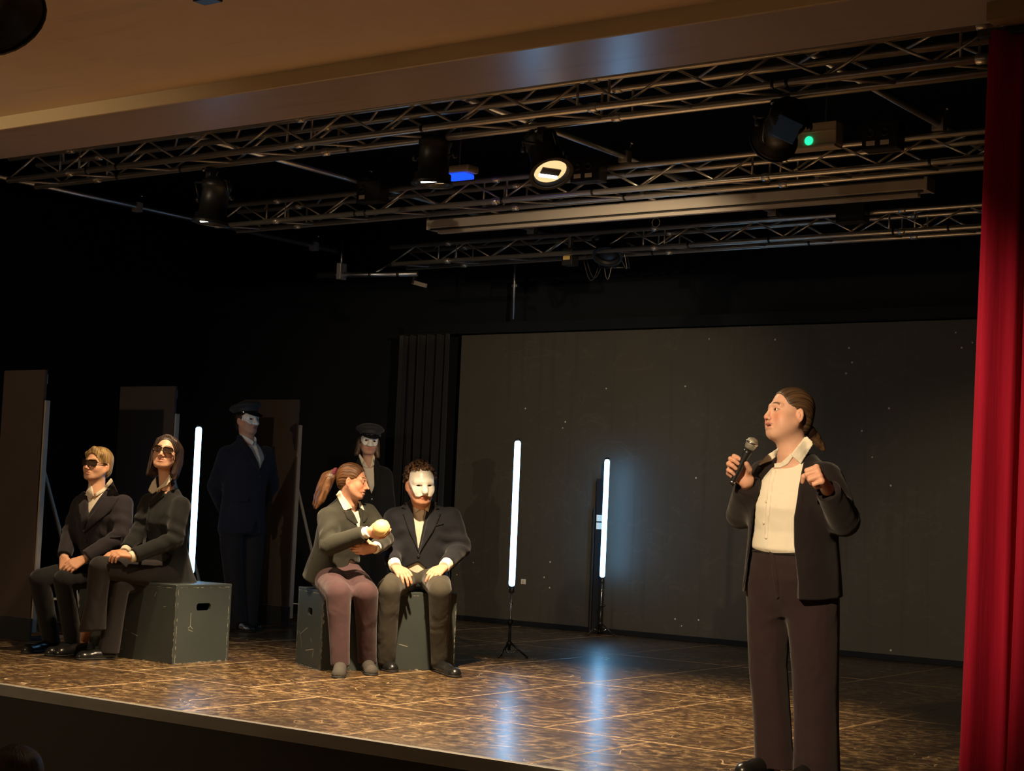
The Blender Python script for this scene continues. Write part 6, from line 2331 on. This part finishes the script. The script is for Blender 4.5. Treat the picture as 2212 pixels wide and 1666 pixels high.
    body = body_mesh(fig, [(HS, 0.003, face_tint(H, sc, skin, flush=0.45, brow=(0.05, 0.025, 0.015), lip=(0.50, 0.17, 0.13))), (hR, 0.0032, skin * [1, 0.93, 0.88]), (hL, 0.0032, skin * [1, 0.93, 0.88]), (an, 0.005, skin * [1, 0.85, 0.8]), (B, 0.015, skin)])
    eyeballs(fig, H, sc, body)
    sunglasses(fig, H, sc, 0.003, 0.0290, 0.0175)
    S = Shape()
    S.ell(hp(H, 0, -0.020, 0.034, sc), np.array([0.081, 0.098, 0.086]) * sc, R)
    for sx in (-1, 1):
        S.chain([hp(H, sx * 0.012, 0.050, 0.104, sc), hp(H, sx * 0.058, 0.040, 0.070, sc), hp(H, sx * 0.080, 0.006, 0.0, sc), hp(H, sx * 0.080, -0.010, -0.070, sc), hp(H, sx * 0.080, -0.010, -0.120, sc), hp(H, sx * 0.090, -0.008, -0.155, sc)], [0.010, 0.014, 0.018, 0.022, 0.022, 0.010], 0.02)
        S.chain([hp(H, sx * 0.056, -0.050, 0.03, sc), hp(H, sx * 0.066, -0.055, -0.05, sc), hp(H, sx * 0.066, -0.050, -0.125, sc), hp(H, sx * 0.072, -0.045, -0.160, sc)], [0.042, 0.042, 0.036, 0.006], 0.03)
    S.chain([hp(H, 0, -0.070, 0.0, sc), hp(H, 0, -0.072, -0.11, sc)], [0.046, 0.036], 0.03)
    S.ell(hp(H, 0, 0.112, -0.010, sc), np.array([0.074, 0.088, 0.100]) * sc, R, 0.006, 's')
    S.ell(hp(H, 0, 0.078, -0.085, sc), np.array([0.064, 0.082, 0.090]) * sc, R, 0.006, 's')
    fig.out('hair', S, 0.0038, 'hair_dark', None, 1, tint=hair_coords(H, 'down'), disp=lambda V: 0.0013 * np.sin(np.arctan2((V - H[0]) @ H[1], (V - H[0]) @ H[2]) * 44 + 5 * wav(V, 18, 3)) + 0.0014 * wav(V * np.array([1, 1, 0.3]), 130, 4))
    patch(fig, 'collar', [JS, SS, HS], [(337, 1030), (328, 1042), (321, 1060), (330, 1068), (340, 1060), (338, 1046)], 'cream_shirt', sh, 0.006, 0.011, 2.5, 3)
    patch(fig, 'collar', [JS, SS, HS], [(367, 1023), (372, 1026), (372, 1034), (360, 1050), (344, 1058), (340, 1064), (340, 1056), (354, 1044)], 'cream_shirt', sh, 0.007, 0.011, 2.5, 3)
    patch(fig, 'lapel', [JS, SS], [(372, 1036), (378, 1045), (362, 1062), (356, 1064), (356, 1072), (324, 1098), (322, 1086), (340, 1070), (358, 1052)], 'suit_black', jk, 0.008, 0.011)
    patch(fig, 'front_edge', [JS], [(322, 1096), (326, 1096), (321, 1130), (314, 1176), (308, 1176), (316, 1130)], 'suit_black', jk, 0.0035, 0.006, 3)
    for a, b in ((wrR, elR), (wrL, elL)):
        cuff(fig, a, b, 0.033, 0.038, 'cream_shirt', sh, -0.010, 0.04)
    shoe(fig, floor_pt(194, 1412), floor_pt(122, 1419), 0.046, 0.075, name='ankle_boot')
    shoe(fig, floor_pt(248, 1424), floor_pt(166, 1426), 0.040, 0.05, name='shoe', low=True)


# ================================================================== the two guards in peaked caps
HALF_MASK = [(-0.074, 0.030), (-0.060, 0.046), (-0.030, 0.050), (0, 0.046), (0.030, 0.050), (0.060, 0.046), (0.074, 0.030), (0.074, 0.0), (0.064, -0.028), (0.046, -0.044), (0.030, -0.040), (0.020, -0.046), (0, -0.052),
             (-0.020, -0.046), (-0.030, -0.040), (-0.046, -0.044), (-0.064, -0.028), (-0.074, 0.0)]


def guard_man():
    fig = Fig('standing guard in a navy suit, peaked cap and white half mask, hands behind back', (-9.52, 9.80), 13.42, 32)
    J = fig.J
    hip, neck = J(524, 1114, 0.0), J(535, 953, 0.0)
    fig.torso(hip, neck)
    tl = fig.tl
    st = [(-0.130, 0.205, 0.150, 0.0), (0.0, 0.195, 0.140, 0.0), (0.15, 0.182, 0.132, 0.0), (0.30, 0.190, 0.135, 0.0), (tl - 0.15, 0.196, 0.130, 0.0), (tl - 0.095, 0.190, 0.110, -0.008),
          (tl - 0.05, 0.150, 0.092, -0.016), (tl - 0.01, 0.095, 0.075, -0.018), (tl + 0.02, 0.068, 0.062, -0.018)]
    shR, shL = J(489, 983, -0.10), J(576, 982, 0.10)
    elR, elL = J(464, 1050, 0.02), J(588, 1048, 0.20)
    wrR, wrL = J(484, 1104, 0.20), J(556, 1106, 0.26)
    vee = [(515, 925), (520, 940), (545, 975), (562, 1018), (573, 985), (562, 960), (555, 930)]
    vent = [(556, 1120), (562, 1150), (548, 1150)]
    jk, JS = jacket_of(fig, st, [vee, vent], [(shR, elR, wrR, 0.068, 0.064, 0.048), (shL, elL, wrL, 0.066, 0.062, 0.048)], 'suit_guard', seed=63, h=0.008)
    sh, SS = shirt_of(fig, st, 0.013, [], 'white_shirt', 0.10, tl + 0.01, 0.007)
    S = Shape()
    S.loft(fig.T, [(-0.14, 0.185, 0.130, 0), (0.05, 0.180, 0.128, 0)])
    legs = ([(500, 1130, -0.05, 0.100), (500, 1180, -0.05, 0.092), (506, 1260, -0.04, 0.074), (518, 1372, -0.03, 0.060)], [(546, 1130, 0.06, 0.100), (546, 1180, 0.06, 0.090), (543, 1260, 0.05, 0.074), (537, 1372, 0.05, 0.060)])
    legs = [tapered(fig, lg) for lg in legs]
    for p, r in legs:
        S.chain(p, r, 0.03)
    S.plane([0, 0, 0.03], [0, 0, -1])
    fig.out('trousers', S, 0.008, 'trouser_grey', None, 2, (0.004, 15, 66))
    sc = 1.0
    H = head_frame(J(533, 908, 0.0), fig.facing(46, 5), 0)
    R = np.stack(H[1:], 1)
    HS = head_shape(H, sc, 1.0, 1.0, eyes=False, face_w=1.05)
    FS = head_shape(H, sc, 1.0, 1.0, eyes=False, lips=False, ears=False, face_w=1.05)
    HS.cone(hp(H, 0, -0.015, -0.060, sc), neck + np.array([0, 0, 0.0]), 0.056, 0.062, 0.03)
    skin = np.array([0.58, 0.31, 0.20])
    hR, hL = Shape(), Shape()
    hand(hR, wrR, iv(fig, 0.6, -0.5, -0.3), iv(fig, 0.1, -0.2, -0.95), True, [(0.4, 0.5, 0.4)] * 4, None, 1.05, 0, elR, 0.028)
    hand(hL, wrL, iv(fig, -0.6, -0.5, 0.1), iv(fig, 0.1, -0.2, -0.95), False, [(0.4, 0.5, 0.4)] * 4, None, 1.05, 0, elL, 0.028)
    LEGS = [(lg[0][0], lg[0][-3], lg[0][-1]) for lg in legs]
    B = Shape().loft(fig.T, [(0.0, 0.14, 0.10, 0), (0.3, 0.14, 0.09, 0), (tl - 0.08, 0.12, 0.07, 0)])
    limbs(B, [(shR, elR, wrR), (shL, elL, wrL)] + LEGS)
    body_mesh(fig, [(HS, 0.0032, face_tint(H, sc, skin, flush=0.3, brows=False, lip=(0.40, 0.14, 0.10))), (hR, 0.004, skin), (hL, 0.004, skin), (B, 0.016, skin)])
    mask_on(fig, H, sc, FS, HALF_MASK, [(-0.031, 0.002, 0.0175, 0.0085), (0.031, 0.002, 0.0175, 0.0085)], grow=0.009)
    cap_on(fig, H, sc, 10)
    S = Shape()
    S.ell(hp(H, 0, -0.020, 0.020, sc), np.array([0.082, 0.098, 0.075]) * sc, R)
    S.ell(hp(H, 0, -0.060, -0.040, sc), np.array([0.064, 0.044, 0.055]) * sc, R, 0.03)
    S.ell(hp(H, 0, 0.090, -0.020, sc), np.array([0.095, 0.088, 0.12]) * sc, R, 0.006, 's')
    for sx in (-1, 1):
        S.ell(hp(H, sx * 0.086, -0.002, -0.026, sc), np.array([0.025, 0.026, 0.040]) * sc, R, 0.004, 's')
    fig.out('hair', S, 0.0045, 'hair_dark', None, 1, tint=hair_coords(H, 'down'))
    patch(fig, 'collar', [JS, SS, HS], [(518, 936), (522, 942), (544, 962), (548, 954), (534, 944)], 'white_shirt', sh, 0.007, 0.011, 2.2, 3)
    patch(fig, 'collar', [JS, SS, HS], [(550, 944), (553, 948), (553, 958), (548, 953)], 'white_shirt', sh, 0.006, 0.010, 2.2, 3)
    patch(fig, 'necktie', [SS], [(546, 955), (551, 955), (562, 990), (563, 1014), (558, 1000), (550, 972)], 'cream_shirt', sh, 0.006, 0.010, 2.2, 2)
    patch(fig, 'lapel', [JS, SS], [(517, 938), (512, 945), (520, 965), (528, 966), (526, 972), (545, 1000), (561, 1020), (556, 1000), (543, 974)], 'suit_guard', jk, 0.009, 0.012, 3)
    patch(fig, 'pocket_flap', [JS], [(493, 1074), (536, 1076), (536, 1085), (493, 1083)], 'suit_guard', jk, 0.007, 0.010, 3)
    for y in (1030, 1060):
        px_button(fig, [JS], 562, y, 'button_dark', 0.009, jk)
    shoe(fig, floor_pt(510, 1364), floor_pt(548, 1366), 0.044)
    shoe(fig, floor_pt(528, 1358), floor_pt(562, 1361), 0.044)


def guard_woman():
    fig = Fig('guard in black with a peaked cap and white half mask, behind the seated couple', (-9.12, 10.62), 14.00, 2)
    J = fig.J
    hip, neck = J(800, 1140, 0.0), J(797, 1002, 0.0)
    fig.torso(hip, neck)
    tl = fig.tl
    st = [(-0.130, 0.190, 0.145, 0.0), (0.0, 0.180, 0.135, 0.0), (0.15, 0.155, 0.122, 0.0), (0.30, 0.165, 0.130, 0.0), (tl - 0.14, 0.170, 0.120, 0.0), (tl - 0.09, 0.165, 0.102, -0.008),
          (tl - 0.05, 0.130, 0.086, -0.014), (tl - 0.01, 0.082, 0.070, -0.016), (tl + 0.02, 0.062, 0.058, -0.016)]
    shR, shL = J(765, 1026, 0.0), J(830, 1026, 0.0)
    elR, elL = J(756, 1095, 0.04), J(840, 1095, 0.04)
    wrR, wrL = J(762, 1150, 0.0), J(836, 1150, 0.0)
    vee = [(778, 975), (778, 985), (786, 1020), (804, 1068), (811, 1048), (808, 1010), (808, 975)]
    jk, JS = jacket_of(fig, st, [vee], [(shR, elR, wrR, 0.062, 0.056, 0.045), (shL, elL, wrL, 0.062, 0.056, 0.045)], 'suit_black', seed=73, h=0.008)
    sh, SS = shirt_of(fig, st, 0.013, [[(788, 975), (790, 995), (797, 1008), (803, 990), (803, 975)]], 'cream_shirt', 0.10, tl + 0.02, 0.007)
    S = Shape()
    S.loft(fig.T, [(-0.14, 0.172, 0.130, 0), (0.05, 0.165, 0.125, 0)])
    legs = ([(782, 1160, 0, 0.092), (782, 1250, 0, 0.078), (784, 1350, 0, 0.066)], [(818, 1160, 0, 0.092), (818, 1250, 0, 0.078), (816, 1350, 0, 0.066)])
    legs = [tapered(fig, lg) for lg in legs]
    for p, r in legs:
        S.chain(p, r, 0.03)
    S.plane([0, 0, 0.03], [0, 0, -1])
    fig.out('trousers', S, 0.009, 'trouser_black', None, 2, (0.004, 15, 76))
    sc = 0.98
    H = head_frame(J(797, 954, 0.0), fig.facing(8, 2), 4)
    R = np.stack(H[1:], 1)
    HS = head_shape(H, sc, 0.9, 1.0, eyes=False)
    FS = head_shape(H, sc, 0.9, 1.0, eyes=False, lips=False, ears=False)
    HS.cone(hp(H, 0, -0.015, -0.060, sc), neck, 0.046, 0.052, 0.03)
    chest_skin(HS, fig, tl)
    skin = np.array([0.58, 0.33, 0.22])
    hR, hL = Shape(), Shape()
    hand(hR, wrR, iv(fig, 0.2, -0.9, 0.1), iv(fig, 0.95, 0, 0.1), True, [(0.3, 0.4, 0.3)] * 4, None, 0.95, 0, elR, 0.025)
    hand(hL, wrL, iv(fig, -0.2, -0.9, 0.1), iv(fig, -0.95, 0, 0.1), False, [(0.3, 0.4, 0.3)] * 4, None, 0.95, 0, elL, 0.025)
    LEGS = [(lg[0][0], lg[0][-3], lg[0][-1]) for lg in legs]
    B = Shape().loft(fig.T, [(0.0, 0.12, 0.09, 0), (0.3, 0.12, 0.09, 0), (tl - 0.08, 0.10, 0.07, 0)])
    limbs(B, [(shR, elR, wrR), (shL, elL, wrL)] + LEGS)
    body_mesh(fig, [(HS, 0.0032, face_tint(H, sc, skin, flush=0.3, brows=False)), (hR, 0.0045, skin), (hL, 0.0045, skin), (B, 0.016, skin)])
    mask_on(fig, H, sc, FS, HALF_MASK, [(-0.031, 0.002, 0.0175, 0.0090), (0.031, 0.002, 0.0175, 0.0090)], grow=0.009)
    cap_on(fig, H, sc, 4)
    S = Shape()
    S.ell(hp(H, 0, -0.022, 0.020, sc), np.array([0.082, 0.096, 0.075]) * sc, R)
    for sx in (-1, 1):
        S.chain([hp(H, sx * 0.070, -0.030, 0.0, sc), hp(H, sx * 0.078, -0.030, -0.07, sc), hp(H, sx * 0.090, -0.020, -0.115, sc), hp(H, sx * 0.105, -0.020, -0.130, sc)], [0.03, 0.03, 0.022, 0.006], 0.02)
    S.ell(hp(H, 0, 0.090, -0.020, sc), np.array([0.095, 0.088, 0.12]) * sc, R, 0.006, 's')
    fig.out('hair', S, 0.0045, 'hair_brown', None, 1, tint=hair_coords(H, 'down'), disp=lambda V: 0.0025 * wav(V, 70, 9))
    patch(fig, 'collar', [JS, SS, HS], [(777, 982), (776, 990), (784, 1008), (796, 1012), (790, 1000)], 'cream_shirt', sh, 0.007, 0.011, 2.2, 3)
    patch(fig, 'collar', [JS, SS, HS], [(806, 982), (809, 988), (808, 1004), (798, 1012), (802, 998)], 'cream_shirt', sh, 0.007, 0.011, 2.2, 3)
    px_button(fig, [JS], 803, 1079, 'chrome', 0.010, jk)
    patch(fig, 'lapel', [JS, SS], [(776, 988), (770, 1000), (774, 1030), (790, 1060), (803, 1070), (790, 1030), (783, 1008)], 'suit_black', jk, 0.009, 0.012, 3)
    patch(fig, 'lapel', [JS, SS], [(810, 988), (818, 1000), (822, 1020), (816, 1050), (806, 1070), (812, 1048), (809, 1008)], 'suit_black', jk, 0.009, 0.012, 3)
    shoe(fig, floor_pt(784, 1342), floor_pt(782, 1352), 0.040)
    shoe(fig, floor_pt(816, 1342), floor_pt(818, 1352), 0.040)


# ================================================================== a spectator's head in the dark hall
def spectator():
    fig = Fig('spectator seen only as a dark haired head below the stage edge', tuple(P(35, 1692, 5.0)[:2]), 5.0, 150, z=-1.15)
    c = P(33, 1698, 5.0)
    H = head_frame(c, fig.facing(165, 5), 0)
    R = np.stack(H[1:], 1)
    HS = head_shape(H, 1.0, eyes=False, lips=False)
    z = np.array([0, 0, 1.0])
    HS.cone(hp(H, 0, -0.015, -0.06), c - z * 0.2, 0.055, 0.06, 0.03)
    body_mesh(fig, [(HS, 0.005, SKIN)])
    S = Shape()
    S.ell(hp(H, 0, -0.016, 0.034), [0.088, 0.108, 0.092], R)
    S.ell(hp(H, 0, -0.060, -0.05), [0.075, 0.05, 0.09], R, 0.03)
    S.ell(hp(H, 0, 0.11, -0.03), [0.07, 0.08, 0.09], R, 0.006, 's')
    fig.out('hair', S, 0.005, 'hair_dark', None, 1, tint=hair_coords(H, 'down'), disp=lambda V: 0.003 * wav(V, 60, 9))
    T = Shape()
    fr = (c - z * 0.75, H[1], nrm(H[2] * [1, 1, 0]), z)
    T.loft(fr, [(0.0, 0.17, 0.13, 0), (0.2, 0.17, 0.12, 0), (0.45, 0.19, 0.11, 0), (0.53, 0.12, 0.09, 0), (0.57, 0.07, 0.07, 0)])
    for sx in (-1, 1):
        T.chain([fr[0] + H[1] * sx * 0.19 + z * 0.46, fr[0] + H[1] * sx * 0.24 + z * 0.18], [0.062, 0.055], 0.05)
        T.chain([fr[0] + H[1] * sx * 0.09 + z * 0.02, fr[0] + H[1] * sx * 0.10 + fr[2] * 0.42 + z * 0.02, np.append((fr[0] + H[1] * sx * 0.10 + fr[2] * 0.44)[:2], -1.08)], [0.09, 0.07, 0.05], 0.05)
    T.plane([0, 0, -1.148], [0, 0, -1])
    fig.out('clothes', T, 0.012, 'suit_black', None, 1)


masked_man()
ponytail_woman()
blond_sitter()
dark_sitter()
guard_man()
guard_woman()
spectator()
